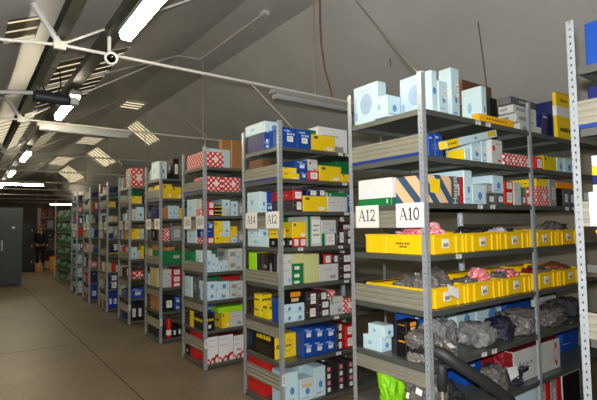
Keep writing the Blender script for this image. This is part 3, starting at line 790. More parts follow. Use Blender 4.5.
def ribbed(mb,x,y0,y1,z0,z1,m,along='y',side=-1):
    """sheet with three pressed ribs; profile swept along y (or x)"""
    h=z1-z0; pr=[(.010,0),(0,0),(0,.16),(.006,.20),(.006,.26),(0,.30),(0,.46),(.006,.50),(.006,.55),(0,.59),(0,.75),(.006,.79),(.006,.84),(0,.88),(0,1),(.010,1)]
    n=len(pr); a=[];
    for yy in(y0,y1):
        for o_,f in pr: a.append((x-side*o_,yy,z0+f*h) if along=='y' else (yy,x-side*o_,z0+f*h))
    mb.add(a,[(i,i+1,n+i+1,n+i) for i in range(n-1)],m)
GL={}
def arc(cx,cy,rx,ry,a0,a1,n): return [(cx+rx*math.cos(math.radians(a0+(a1-a0)*i/n)),cy+ry*math.sin(math.radians(a0+(a1-a0)*i/n))) for i in range(n+1)]
GLY={'A':(.95,[([(.04,0),(.42,1)],.06),([(.42,1),(.80,0)],.15),([(.16,.34),(.66,.34)],.06),([(-.06,.02),(.18,.02)],.05),([(.60,.02),(.98,.02)],.05)]),
 '1':(.62,[([(.31,0),(.31,1)],.16),([(.10,.80),(.30,.97)],.07),([(.06,.02),(.56,.02)],.05)]),
 '0':(.72,[(arc(.36,.5,.27,.45,0,360,20),.13)]),
 '2':(.72,[(arc(.34,.70,.24,.26,170,-20,10)+[(.50,.45),(.10,.08)],.11),([(.06,.06),(.66,.06)],.13)]),
 '4':(.76,[([(.50,0),(.50,1)],.14),([(.48,.97),(.05,.32)],.06),([(.03,.30),(.72,.30)],.09)]),
 '6':(.72,[(arc(.36,.32,.26,.28,0,360,16),.12),(arc(.55,.40,.45,.56,175,105,8),.10)]),
 '8':(.72,[(arc(.36,.27,.26,.25,0,360,16),.11),(arc(.36,.75,.22,.22,0,360,14),.11)])}
def glyphs(mb,text,P,h,m):
    """serif letters; P(a,b) places letter-plane coordinates in metres"""
    w=sum(GLY[c][0] for c in text)*h*.9; a=-w/2
    for c in text:
        gw,st=GLY[c]
        for pts,th in st:
            for (x0,y0),(x1,y1) in zip(pts,pts[1:]):
                dx,dy=x1-x0,y1-y0; l=math.hypot(dx,dy) or 1; nx,ny=-dy/l*th/2,dx/l*th/2; ex,ey=dx/l*th*.15,dy/l*th*.15
                q=[(x0+nx-ex,y0+ny-ey),(x0-nx-ex,y0-ny-ey),(x1-nx+ex,y1-ny+ey),(x1+nx+ex,y1+ny+ey)]
                mb.poly([P(a+u*h*.9,v*h) for u,v in q],m)
        a+=gw*h*.9
def rack(i,bays,slabel,detail=True):
    u,v=ROWS[i]; loc=(v,u,0)
    t=thing('shelving_rack',loc,slabel,'shelf','shelving racks along the aisle')
    yf,yb=u-.014,u+W+.02; x0=v-.012
    L=BAY*bays
    for k in range(bays+1):
        if k==0: add_post(t,loc,x0,yf,1,1); add_post(t,loc,x0,yb,1,-1)
        else: add_post(t,loc,x0+BAY*k+.02,yf,-1,1); add_post(t,loc,x0+BAY*k+.02,yb,-1,-1)
    for k in range(bays):
        for z in ZS:
            o=bpy.data.objects.new('shelf',shelf_mesh(BAY-.012)); C.objects.link(o); o.parent=t; o.location=(x0+.004+BAY*k-v,-.008,z)
    xp=x0+.004
    for z0,z1 in ((2.016,2.122),(1.562,1.672),(1.072,1.185),(.628,.712),(.195,.315)):
        mb=MB(); ribbed(mb,xp,yf+.006,yb-.006,z0,z1,panelm); mb.build('end_panel',t,loc)
    mb=MB(); mb.box(xp,xp+.002,yf+.01,yb-.01,1.9975,2.0135,bluem); e=mb.build('edge_strip',t,loc); e['label']='blue edge strip'
    # the two aisle signs on the panel under the third shelf
    for s,(ya,yb_) in zip(SIGNS[i],((u+.360,u+.575),(u-.002,u+.212))):
        mb=MB(); z0,z1=1.563,1.712; xs=xp-.0035
        mb.box(xs-.0012,xs,ya,yb_,z0,z1,paper)
        yc=(ya+yb_)/2
        glyphs(mb,s,lambda a,b_:(xs-.0016,yc-a,z0+.045+b_),.075,ink)
        o=mb.build('row_sign',t,loc); o['label']='white card reading '+s
    return t
rack(-1,1,'grey metal shelving rack cut off by the right edge, its bright post nearest the camera')
rack(0,2,'large grey metal shelving rack with yellow bins, signed A12 and A10')
rack(1,1,'grey metal shelving rack signed A14 and A12, with yellow and blue boxes')
rack(2,1,'grey metal shelving rack just behind A14, red diamond boxes on top')
rack(3,1,'grey metal shelving rack, second one behind A14, with a green box halfway')
rack(4,1,'grey metal shelving rack, third one behind A14, one red diamond box on top')
rack(5,1,'grey metal shelving rack, fourth one behind A14, with a navy box on top')
rack(6,1,'narrow-looking grey shelving rack, fifth one behind A14')
rack(7,1,'farthest grey shelving rack of the row, beside the green-packed rack')
RK={o['label']:o for o in bpy.data.objects if o.name.startswith('shelving_rack')}
# rear panel under the third shelf and paper shelf labels on the front lips
t0=[o for l,o in RK.items() if 'yellow bins' in l][0]; t1=[o for l,o in RK.items() if 'yellow and blue' in l][0]
mb=MB(); ribbed(mb,-.026+W+.0,1.27,2.5,1.575,1.675,panelm,'x',-1); mb.build('back_panel',t0,(-.008,-.026,0))
for t,i,l in ((t0,0,[(.567,0),(.686,0),(.555,2),(.704,2),(.539,5),(.656,5),(1.806,2),(1.933,2),(.30,3)]),(t1,1,[(.684,0),(.774,0),(.727,1),(.192,3),(.66,3),(.727,4),(.594,5),(.61,6),(.745,2)])):
    u,v=ROWS[i]
    for x,s in l:
        mb=MB(); z=ZS[s]-.005; mb.box(x-.028,x+.028,u-.0095,u-.0085,z-.026,z,paper)
        for q in range(3): mb.box(x-.022,x+.02-.008*q,u-.0099,u-.0095,z-.008-.007*q,z-.0055-.007*q,ink)
        o=mb.build('shelf_label',t,(v,u,0)); o['label']='small white paper shelf label'
for i,t in ((1,t1),(2,[o for l,o in RK.items() if 'red diamond boxes' in l][0]),(3,[o for l,o in RK.items() if 'green box halfway' in l][0]),(4,[o for l,o in RK.items() if 'one red diamond' in l][0])):
    u,v=ROWS[i]; mb=MB(); mb.box(v-.012,v+.026,u-.0165,u-.0155,.24,.33,paper)
    for q in range(4): mb.box(v-.006,v+.02,u-.017,u-.0165,.26+.016*q,.266+.016*q,ink)
    o=mb.build('post_label',t,(v,u,0)); o['label']='white paper label on the corner post'
# ------------------------------------------------------------------ boxes
def F(b,a0,a1,c0,c1): # rectangle on the front face, fractions of its width and height
    w=b[1]-b[0];h=b[5]-b[4]; return ('F',b[0]+w*a0,b[0]+w*a1,b[4]+h*c0,b[4]+h*c1)
def Lf(b,a0,a1,c0,c1): # on the left (aisle) face; 0 = far end
    w=b[3]-b[2];h=b[5]-b[4]; return ('L',b[3]-w*a0,b[3]-w*a1,b[4]+h*c0,b[4]+h*c1)
def rect(mb,b,r,m,off=.0006,th=None):
    s,p0,p1,z0,z1=r
    if s=='F': y=b[2]-off; mb.add([(p0,y,z0),(p1,y,z0),(p1,y,z1),(p0,y,z1)],[(0,1,2,3)],m)
    else: x=b[0]-off; mb.add([(x,p0,z0),(x,p1,z0),(x,p1,z1),(x,p0,z1)],[(0,1,2,3)],m)
def disc(mb,b,side,ca,cz,ra,rz_,m,off=.0007,n=20):
    """ellipse on a face, fractions of the face"""
    w=(b[1]-b[0]) if side=='F' else (b[3]-b[2]); h=b[5]-b[4]
    P=[]
    for k in range(n):
        a=2*math.pi*k/n; p=ca+ra*math.cos(a); z=b[4]+h*(cz+rz_*math.sin(a))
        P.append((b[0]+w*p,b[2]-off,z) if side=='F' else (b[0]-off,b[3]-w*p,z))
    mb.poly(P,m)
def dashes(mb,b,side,a0,a1,c0,c1,m,n=6,seed=1,off=.0008):
    """a line of small illegible print"""
    r=random.Random(seed); x=a0; fn=F if side=='F' else Lf; step=(a1-a0)/n
    for k in range(n):
        g=r.uniform(.55,.85); rect(mb,b,fn(b,x,x+step*g,c0,c0+(c1-c0)*r.uniform(.8,1)),m,off); x+=step
FONT={}
def textquads(mb,txt,P,h,m):
    if txt not in FONT:
        cu=bpy.data.curves.new('lettering','FONT'); cu.body=txt; cu.align_x='CENTER'; cu.resolution_u=3
        o=bpy.data.objects.new('lettering',cu); C.objects.link(o); bpy.context.view_layer.update()
        me=bpy.data.meshes.new_from_object(o.evaluated_get(bpy.context.evaluated_depsgraph_get()))
        FONT[txt]=([tuple(v.co[:2]) for v in me.vertices],[tuple(p.vertices) for p in me.polygons]); bpy.data.objects.remove(o); bpy.data.meshes.remove(me)
    vs,fs=FONT[txt]; mb.add([P(a*h,c*h) for a,c in vs],fs,m)
def sticker(root,b,side,a0,a1,c0,c1,loc,m=None,lines=3):
    mb=MB(); fn=F if side=='F' else Lf; m=m or paper
    rect(mb,b,fn(b,a0,a1,c0,c1),m,.0012)
    if lines:
        for q in range(lines):
            z=c1-(c1-c0)*(.22+.6*q/lines); rect(mb,b,fn(b,a0+(a1-a0)*.12,a1-(a1-a0)*(.12+.2*(q%2)),z-(c1-c0)*.07,z),MATS['card_gy'] if lines>1 else ink,.0017)
    o=mb.build('sticker',root,loc); o['label']='white paper sticker'
for k in K: kc(k)
rwm=checker('red_white_diamonds',K['red'],(.95,.90,.88),.046); rwm2=checker('red_white_diamonds_large',K['red'],(.95,.88,.86),.062)
rwm3=checker('red_white_diamonds_bold',K['red'],(.95,.88,.86),.085); chk=checker('green_white_checks',(.66,.68,.30),(.90,.90,.78),.012); stp=stripes('navy_tan_stripes',(.20,.31,.42),(.84,.71,.55),.15,.42)
DESC={'lb':'pale blue carton','lbfan':'pale blue box with fan picture','lbtag':'pale blue stickered carton','kraftdark':'dark brown carton','bky':'black box edged yellow','yeflat':'flat yellow lettered box','whg':'flat pale grey carton','whg2':'white carton','greytop':'flat dark grey lettered carton','navy':'navy blue carton','navyl':'navy stickered carton','yeband':'yellow box with white band','blue':'blue carton','blues':'blue stickered carton','bluetext':'blue box with white lettering','bluetag':'big bright blue carton','bk':'black carton','bkl':'black stickered carton','bko':'black carton with orange picture','ylb':'pale blue box, yellow end','rwh':'white carton with red marks','rw':'red diamond-print box','rwh2':'red diamond-print box','rwh3':'red diamond-print box','rdl':'red carton with white label','red':'red carton','drl':'dark carton with white label','drl4':'tall dark many-labelled carton','dkl':'dark grey stickered carton','dkl4':'tall black carton, white label','olive':'olive yellow carton','ye':'yellow carton','whgreen':'white box with green band','stripes':'tan and navy striped box','gyl':'grey stickered carton','gr':'green carton','grl':'green stickered carton','gwh':'white carton, green top','gwl':'white carton, green edge','wh':'white carton','whp':'large white carton','orange':'flat orange carton','redtop':'red-topped box with red disc','whframe':'open white carton','lime':'lime green carton','yl':'small yellow-green carton','check':'green checked carton','yblogo':'black and yellow round-logo box','yblong':'long black yellow-lettered box','ybk':'black carton, yellow stripe','lbopen':'open pale blue carton','wr':'white carton with red swirls','redblk':'red box with black end','kraft':'brown cardboard carton','beige':'beige carton','blue2':'tall blue two-label carton','pink':'pink carton'}
BASE={'lb':'lb','lbfan':'lb','lbtag':'lb','kraftdark':'kraftd','bky':'bk','yeflat':'yeo','whg':'offw','whg2':'offw','greytop':'dgy','navy':'navy','navyl':'navy','yeband':'ye','blue':'blue','blues':'blue','bluetext':'blue','bluetag':'blue','bk':'bk','bkl':'bk','bko':'bk','ylb':'lb','rwh':'offw','rdl':'red','red':'red','drl':'dk','drl4':'dk','dkl':'dgy','dkl4':'bk','olive':'olive','ye':'ye','whgreen':'white','gyl':'gy','gr':'gr','grl':'gr','gwh':'offw','gwl':'offw','wh':'offw','whp':'white','orange':'orange','redtop':'offw','whframe':'offw','lime':'lime','yl':'ye','yblogo':'ye','yblong':'bk','ybk':'bk','lbopen':'lb','wr':'white','redblk':'red','kraft':'kraft','beige':'beige','blue2':'blue2','pink':'pink'}
def carton(b,st,seed,fine,label,group,into=None):
    x0,x1,y0,y1,z0,z1=b; loc=((x0+x1)/2,(y0+y1)/2,z0); k=MATS; c=lambda n:k['card_'+n]
    base={'rw':rwm,'rwh2':rwm2,'rwh3':rwm3,'check':chk,'stripes':stp}.get(st) or c(BASE[st]); mf={}
    if st=='ylb': mf={'L':c('ye')}
    if st=='redtop': mf={'T':c('dred'),'L':c('dred')}
    if st=='yblogo': mf={'L':c('bk'),'T':c('gold')}
    if st=='redblk': mf={'R':c('bk')}
    if st=='bky': mf={'T':c('ye')}
    if st in('bluetext',): mf={'L':c('navy')}
    if st=='wr': mf={'T':c('dred'),'L':c('red'),'R':c('red')}
    if st=='rdl' : mf={'L':c('red')}
    if st=='stripes': mf={'R':c('red')}
    if st=='kraft': mf={'T':c('kraftd')}
    mb=into or MB(); mb.cbox(x0,x1,y0,y1,z0,z1,base,.0035,mf); w=x1-x0;h=z1-z0; r=random.Random(seed)
    S=[] # stickers: side,a0,a1,c0,c1,mat,lines
    R_=lambda side,a0,a1,c0,c1,m,off=.0006: rect(mb,b,(F if side=='F' else Lf)(b,a0,a1,c0,c1),m,off)
    if st in('lb','lbopen','lbtag'):
        disc(mb,b,'F',.55,.42,.16,min(.3,.12*w/h+.06),c('mblue'),n=14); dashes(mb,b,'F',.15,.7,.12,.17,c('mblue'),5,seed)
        disc(mb,b,'L',.4,.5,.1,.14,c('lbd'),n=14)
        if st=='lbtag': S.append(('F',.5,.88,.45,.72,None,3))
        if st=='lbopen': R_('F',.05,.95,.74,.97,c('offw'),.001); R_('F',.15,.85,.60,.74,c('tan'),.001)
    elif st=='lbfan':
        disc(mb,b,'L',.52,.5,.24,.27,c('fan'),n=28); disc(mb,b,'L',.52,.5,.07,.08,c('lbd'),.0011,n=16)
        dashes(mb,b,'L',.3,.75,.84,.87,c('fan'),7,seed); R_('L',.04,.16,.14,.34,c('fan')); disc(mb,b,'F',.5,.5,.3,.09,c('mblue'),n=14)
    elif st in('ye','olive','yl'):
        R_('F',.10,.26,.74,.90,c('kraftd')); dashes(mb,b,'F',.3,.5,.3,.36,c('yeo'),4,seed)
        if st=='yl': R_('F',.1,.95,.80,.96,c('kraftd'),.001); R_('L',.05,.7,.80,.96,c('kraftd'),.001); R_('F',.0,.1,.0,.8,c('lime'),.0009); R_('L',0,1,.74,.80,c('lime'),.0009)
        elif st=='ye' and w>.06: S.append(('F',.62,.88,.10,.30,None,2)); dashes(mb,b,'L',.2,.8,.4,.55,c('kraftd'),5,seed)
    elif st=='yeflat': dashes(mb,b,'F',.2,.8,.40,.62,c('kraftd'),8,seed)
    elif st=='yeband':
        R_('F',0,1,.50,.72,c('white'),.001); R_('L',0,1,.50,.72,c('white'),.001)
        dashes(mb,b,'F',.25,.75,.83,.88,c('ink'),6,seed); dashes(mb,b,'F',.18,.85,.17,.27,c('ink'),7,seed+1)
    elif st in('blue','blues','navyl','bluetag','navy'):
        dashes(mb,b,'F',.12,.55,.80,.88,c('pblue'),5,seed)
        if st=='blues': S.append(('F',.30,.72,.30,.58,None,3)); dashes(mb,b,'F',.30,.85,.64,.74,c('pblue'),4,seed+3)
        if st=='navyl': S.append(('F',.34,.90,.12,.88,None,3))
        if st=='bluetag': S.append(('L',.86,.98,.06,.22,None,1))
    elif st=='bluetext':
        R_('F',0,1,.40,.43,c('pblue')); dashes(mb,b,'F',.10,.62,.16,.34,c('white'),6,seed); S.append(('F',.80,.94,.5,.86,None,2)) if w>.2 else dashes(mb,b,'F',.1,.8,.46,.66,c('white'),5,seed)
    elif st=='blue2':
        S+= [('F',.18,.80,.28,.60,c('pblue'),3)]
    elif st in('bkl','dkl','gyl'):
        S.append(('F',.30,.82,.25,.72,None if st!='gyl' else c('offw'),3)); disc(mb,b,'L',.5,.5,.15,.22,c('gy'),n=12)
    elif st=='dkl4': S.append(('F',.25,.78,.2,.62,None,3))
    elif st=='bko':
        R_('F',.30,.78,.50,.86,c('orange')); R_('F',.34,.7,.14,.40,c('tan')); R_('L',.2,.9,.6,.66,c('orange'))
    elif st=='rdl': S.append(('F',.22,.84,.16,.84,None,3)); dashes(mb,b,'L',.2,.8,.45,.6,c('pink'),4,seed)
    elif st=='drl': S.append(('F',.38,.86,.16,.84,None,3)); dashes(mb,b,'F',.08,.3,.5,.62,c('gy'),2,seed); R_('F',0,1,.95,1,c('dred'))
    elif st=='drl4':
        for q in range(4): S.append(('F',.22,.74,.07+.235*q,.22+.235*q,c('pink') if q%2 else None,2))
    elif st in('rw','rwh2','rwh3'):
        n=2 if w/h>1.6 else 1
        for q in range(n): disc(mb,b,'F',(q+.62)/n if n==1 else (q+.5)/n,.52,.17*h/w if w>h else .2,.2,c('white'),.0009,6)
    elif st=='rwh': 
        R_('F',.1,.32,.55,.75,c('red'));R_('F',.55,.8,.1,.2,c('red')); R_('L',0,.3,.5,.9,c('red')); dashes(mb,b,'F',.4,.9,.8,.86,c('gy'),4,seed)
    elif st=='whgreen': R_('L',0,1,.0,.26,c('gr')); R_('F',0,1,0,.26,c('gr')); R_('L',.86,.9,.06,.2,c('white'),.001)
    elif st=='gwh': R_('F',0,1,.78,1,c('gr')); dashes(mb,b,'F',.08,.2,.82,.94,c('white'),2,seed,.001); dashes(mb,b,'F',.1,.6,.45,.5,c('gy'),4,seed)
    elif st=='gwl': R_('F',0,.24,0,1,c('gr')); S.append(('F',.34,.95,.1,.9,None,3))
    elif st=='grl': S.append(('F',.18,.62,.22,.66,None,2)) if h<.12 else S.append(('F',.55,.88,.42,.64,c('offw'),2))
    elif st in('wh','whp','whg','whg2'):
        dashes(mb,b,'F',.15,.7,.66,.72,c('gy'),5,seed); R_('F',.55,.85,.14,.34,c('lbd') if seed%2 else c('gy'))
        if st=='whg': R_('F',.12,.5,.3,.66,c('gy')); R_('L',.1,.6,.3,.7,c('gy'))
        if st=='whp': R_('L',.2,.5,.3,.7,c('lb'))
        if st=='whg2': R_('F',0,.12,.6,1,c('gr'))
    elif st=='greytop': dashes(mb,b,'F',.32,.72,.36,.66,c('offw'),6,seed)
    elif st=='stripes':
        # dark band with upright white lettering, red edge, yellow tag (all printed on the front face)
        R_('F',.66,.90,0,1,c('dgy'),.0008); R_('F',.90,1,0,1,c('red'),.0008); R_('F',.84,.885,.3,.72,c('offw'),.0011)
        xx=x0+w*.765; textquads(mb,'Hengst',lambda a,cc:(xx-cc+.02,y0-.0013,z0+h*.48+a),.062,c('white'))
        S.append(('F',.10,.36,.36,.86,c('ye'),0))
    elif st=='redtop': disc(mb,b,'F',.90,.5,.035,.40,c('red'),n=20); disc(mb,b,'F',.90,.5,.02,.22,c('white'),.0012,n=16); dashes(mb,b,'F',.1,.4,.5,.6,c('gy'),4,seed)
    elif st=='yblogo':
        disc(mb,b,'F',.62,.5,.20,.25,c('kraftd'),n=28); disc(mb,b,'F',.62,.5,.185,.23,c('ye'),.0010,n=28); dashes(mb,b,'F',.47,.77,.46,.56,c('kraftd'),5,seed,.0013)
        dashes(mb,b,'L',.30,.85,.70,.90,c('ye'),6,seed); R_('L',.04,.1,.2,.8,c('blue')); dashes(mb,b,'F',.06,.24,.42,.62,c('kraftd'),3,seed)
        for q in range(3): dashes(mb,b,'L',.25,.9,.15+.14*q,.20+.14*q,c('kraftd'),7,seed+q)
    elif st=='yblong':
        R_('L',0,.3,0,1,c('ye')); dashes(mb,b,'L',.36,.97,.50,.70,c('ye'),6,seed); dashes(mb,b,'F',.12,.95,.56,.72,c('ye'),7,seed); S.append(('F',.45,.7,.14,.34,None,2))
    elif st=='ybk': R_('F',0,1,.3,.62,c('ye')); dashes(mb,b,'F',.2,.8,.4,.52,c('ink'),4,seed,.001)
    elif st=='wr':
        for q,(ca,cz,ra,rr) in enumerate(((.95,.02,.42,.30),(.50,-.02,.26,.24),(.05,.0,.22,.2))):
            P0=[];n=14
            for kk in range(n):
                a0=math.pi*(.0+kk/n);a1=math.pi*(.0+(kk+1)/n); q4=[]
                for a,f in((a0,1),(a1,1),(a1,.62),(a0,.62)):
                    p=min(1,max(0,ca+ra*f*math.cos(a))); zz=min(1,max(0,cz+rr*f*math.sin(a))); q4.append((x0+w*p,y0-.0009,z0+h*zz))
                mb.poly(q4,c('red'))
        dashes(mb,b,'F',.1,.7,.84,.87,c('gy'),6,seed); dashes(mb,b,'F',.1,.6,.62,.66,c('pink'),5,seed+2)
        if seed%3==0: R_('F',.3,.7,.36,.42,c('red'))
    elif st=='redblk': R_('L',0,.45,0,1,c('bk')); R_('L',.1,.22,.35,.75,c('offw'),.001)
    elif st=='whframe': mb.cbox(x0+.012,x1-.012,y0-.001,y0+.001,z0+.02,z1-.03,c('bk'),.0005)
    elif st=='bluestrip': pass
    elif st=='kraft': R_('F',.4,.46,0,1,c('tan')); R_('L',.46,.5,0,1,c('tan'))
    elif st=='pink': R_('F',.2,.8,.3,.7,c('white'))
    if into:
        for s in S: rect(mb,b,(F if s[0]=='F' else Lf)(b,*s[1:5]),s[5] or paper,.0012)
        return
    o=mb.build('carton',None,loc); tag(o,label,'box',group)
    for s in S: sticker(o,b,s[0],s[1],s[2],s[3],s[4],loc,s[5],s[6])
    if fine and w>.05 and h>.05 and st not in('rw','rwh2','stripes','whframe'):
        f=MB(); t_=.0007; f.box(x0+w*.03,x1-w*.03,y0+h*.12,y1-h*.12,z1,z1+t_,mf.get('T',base)); f.build('lid_flap',o,loc)
    return o
BX=[]
for ln in DATA.strip().split('\n'):
    t=ln.split(); BX.append((int(t[0]),int(t[1]),t[2],tuple(float(q) for q in t[3:9]),t[-1]=='s'))
def same_col(a,b):
    ox=min(a[1],b[1])-max(a[0],b[0]); oy=min(a[3],b[3])-max(a[2],b[2])
    return ox>.5*min(a[1]-a[0],b[1]-b[0]) and oy>.3*min(a[3]-a[2],b[3]-b[2])
ORD=['first','second','third','fourth','fifth','sixth','seventh','eighth','ninth']
groups={}
for k,(row,sh,st,b,small) in enumerate(BX): groups.setdefault((row,sh,DESC[st]),[]).append(k)
LAB={}
for (row,sh,d),ks in groups.items():
    ks=[k for k in ks if not BX[k][4]]
    cols=[]
    for k in sorted(ks,key=lambda k:(round(BX[k][3][0],2),BX[k][3][2],BX[k][3][4])):
        for cl in cols:
            if same_col(BX[cl[0]][3],BX[k][3]): cl.append(k); break
        else: cols.append([k])
    for ci,cl in enumerate(cols):
        cl.sort(key=lambda k:BX[k][3][4]); n=len(cl)
        for li,k in enumerate(cl):
            lev='' if n==1 else ('lowest ' if li==0 else 'topmost ' if li==n-1 else 'middle ' if n==3 else ORD[li]+'-lowest ')
            od='' if len(cols)==1 else (', '+('nearest the aisle' if ci==0 else ORD[ci]+' from the aisle'))
            LAB[k]=lev+d+od+', '+SHELF[sh]+', '+ROWNAME[row]
SMALL=MB()
for k,(row,sh,st,b,small) in enumerate(BX):
    if small: carton(b,st,k,False,'','',SMALL)
    else: carton(b,st,k,row in(-1,0,1,2),LAB[k],'boxes on the '+SHELF[sh]+' of the '+ROWNAME[row])
if SMALL.f:
    o=SMALL.build('carton',None,(0,5,0)); o['kind']='stuff'; tag(o,'mass of small half-hidden cartons filling the gaps on all the racks','box')
# a long pale blue box resting askew on the second shelf of rack A12 A10
b=(0,.60,0,.07,0,.052); mb=MB(); mb.cbox(*b,MATS['card_lb'],.003,{'L':MATS['card_ye'],'R':MATS['card_lb']})
rect(mb,b,F(b,0,.22,0,1),MATS['card_ye']); rect(mb,b,F(b,.80,.97,.2,.9),MATS['card_gold']); disc(mb,b,'F',.55,.5,.02,.2,MATS['card_mblue'])
dashes(mb,b,'F',.03,.2,.4,.65,MATS['card_kraftd'],4,3)
SK=mb.build('carton',None,(0,0,0)); SK.location=SKEW[0]; SK.rotation_euler=SKEW[1]
tag(SK,'long pale blue yellow-ended box lying askew, second shelf down, rack A12 A10','box','boxes on the second shelf down of the rack A12 A10')
# ------------------------------------------------------------------ yellow bins
def make_bin(loc,L,label,group,hgt=.125):
    """euro container: ribbed tapered walls, rim, floor; front towards -y; origin at the middle of its front bottom edge"""
    t=thing('storage_bin',loc,label,'bin',group); x,y,z=loc; w=.196; d=L; m=yplast
    mb=MB(); th=.004
    mb.box(x-w,x+w,y+.004,y+d,z+.003,z+.008,m)
    mb.box(x-w,x+w,y+.004,y+.008,z+.008,z+hgt,m); mb.box(x-w,x+w,y+d-.004,y+d,z+.008,z+hgt,m)
    mb.box(x-w,x-w+th,y+.008,y+d-.004,z+.008,z+hgt,m); mb.box(x+w-th,x+w,y+.008,y+d-.004,z+.008,z+hgt,m)
    for q in(-1,-.62,.62,1): mb.cbox(x+q*(w-.012)-.010,x+q*(w-.012)+.010,y-.004,y+.004,z+.001,z+hgt-.012,m,.002)
    for q in range(4):
        yy=y+.03+(d-.06)*q/3
        mb.cbox(x-w-.004,x-w,yy-.012,yy+.012,z+.002,z+hgt-.012,m,.002); mb.cbox(x+w,x+w+.0035,yy-.012,yy+.012,z+.002,z+hgt-.012,m,.002)
    mb.build('body',t,loc)
    mb=MB()
    mb.cbox(x-w-.004,x+w+.0035,y-.006,y+.006,z+hgt-.014,z+hgt,m,.003); mb.cbox(x-w-.004,x+w+.0035,y+d-.004,y+d+.004,z+hgt-.014,z+hgt,m,.003)
    mb.cbox(x-w-.004,x-w+.006,y+.006,y+d-.004,z+hgt-.014,z+hgt,m,.003); mb.cbox(x+w-.006,x+w+.0035,y+.006,y+d-.004,z+hgt-.014,z+hgt,m,.003); mb.build('rim',t,loc)
    mb=MB(); mb.box(x-.032,x+.032,y+.0005,y+.0035,z+.035,z+.092,paper); mb.box(x-.026,x+.026,y-.0005,y+.0005,z+.045,z+.066,MATS['card_gy']); o=mb.build('label_card',t,loc); o['label']='white label card'
    mb=MB()
    for q in range(2):
        r=random.Random(q+3); yy=y+d*(.40 if q else .46)
        for s in range(7 if q==0 else 4):
            l=r.uniform(.010,.018); mb.add([(x-w-.0046,yy-.0,z+.062-.02*q),(x-w-.0046,yy-l,z+.062-.02*q),(x-w-.0046,yy-l,z+.074-.02*q),(x-w-.0046,yy,z+.074-.02*q)],[(0,1,2,3)],MATS['card_kraftd']); yy-=l+.004
    if x<.4: o=mb.build('stamped_print',t,loc); o['label']='two lines of dark print'
    return t
BV=[.215,.622,1.028,1.478,1.885,2.29]
WHICH=['nearest the aisle','second from the aisle','third from the aisle','fourth from the aisle','fifth from the aisle','sixth from the aisle']
for sh,nm in ((3,'upper'),(4,'lower')):
    for k,v in enumerate(BV):
        if k==5: continue
        make_bin((v,-.004,ZS[sh]),.50,'yellow plastic bin %s, %s bin row, rack A12 A10'%(WHICH[k],nm),'yellow bins on rack A12 A10')
make_bin((.225,-1.40,ZS[3]),.48,'yellow plastic bin on the rack at the right edge','yellow bins at the right edge',.15)
# ------------------------------------------------------------------ bags and wrapped parts
def bagmat(n,col,rough,coat=0,sc_=9):
    if n in MATS: return MATS[n]
    m,nt,b=new_mat(n); N=nt.nodes; L=nt.links; c=srgb(col)
    tc=N.new('ShaderNodeTexCoord'); nz=N.new('ShaderNodeTexNoise'); nz.inputs['Scale'].default_value=sc_; nz.inputs['Detail'].default_value=6; nz.inputs['Distortion'].default_value=1.2; L.new(tc.outputs['Object'],nz.inputs['Vector'])
    r=N.new('ShaderNodeValToRGB'); e=r.color_ramp.elements; e[0].position=.35; e[0].color=(*[q*.72 for q in c],1); e[1].position=.68; e[1].color=(*[min(1,q*1.15) for q in c],1); L.new(nz.outputs['Fac'],r.inputs['Fac']); L.new(r.outputs['Color'],b.inputs['Base Color'])
    vo=N.new('ShaderNodeTexVoronoi'); vo.inputs['Scale'].default_value=24; L.new(nz.outputs['Color'],vo.inputs['Vector']); vo.inputs['Scale'].default_value=9
    bp=N.new('ShaderNodeBump'); bp.inputs['Strength'].default_value=.45; bp.inputs['Distance'].default_value=.02; L.new(vo.outputs['Distance'],bp.inputs['Height']); L.new(bp.outputs['Normal'],b.inputs['Normal']); 
    v2=N.new('ShaderNodeTexVoronoi'); v2.inputs['Scale'].default_value=38; L.new(tc.outputs['Object'],v2.inputs['Vector'])
    b2=N.new('ShaderNodeBump'); b2.inputs['Strength'].default_value=.9; b2.inputs['Distance'].default_value=.012; L.new(v2.outputs['Distance'],b2.inputs['Height']); L.new(b2.outputs['Normal'],b.inputs['Coat Normal'])
    b.inputs['Roughness'].default_value=rough; b.inputs['Coat Weight'].default_value=coat; b.inputs['Coat Roughness'].default_value=.06; MATS[n]=m; return m
BM={'gbag':bagmat('grey_film',(.42,.405,.39),.22,1,6),'shbag':bagmat('silver_film',(.50,.50,.50),.14,1,7),'dkbag':bagmat('black_film',(.22,.22,.24),.2,.9),'navbag':bagmat('navy_film',(.13,.14,.22),.2,.9),'wbag':bagmat('white_film',(.80,.80,.82),.35,.3),'redbag':bagmat('red_film',(.52,.10,.13),.25,.5),'orbag':bagmat('orange_brown_film',(.56,.30,.18),.35,.3),'limebag':bagmat('lime_film',(.55,.86,.06),.3,.4),'rwbag':checker('red_white_film',(.80,.12,.14),(.92,.84,.86),.018)}
BD={'gbag':'grey plastic parts bag','shbag':'shiny plastic-wrapped part','dkbag':'black plastic parts bag','navbag':'navy plastic parts bag','wbag':'white plastic parts bag','redbag':'red plastic parts bag','orbag':'orange-brown wrapped part','limebag':'lime green plastic bag','rwbag':'red and white printed bag'}
import bmesh
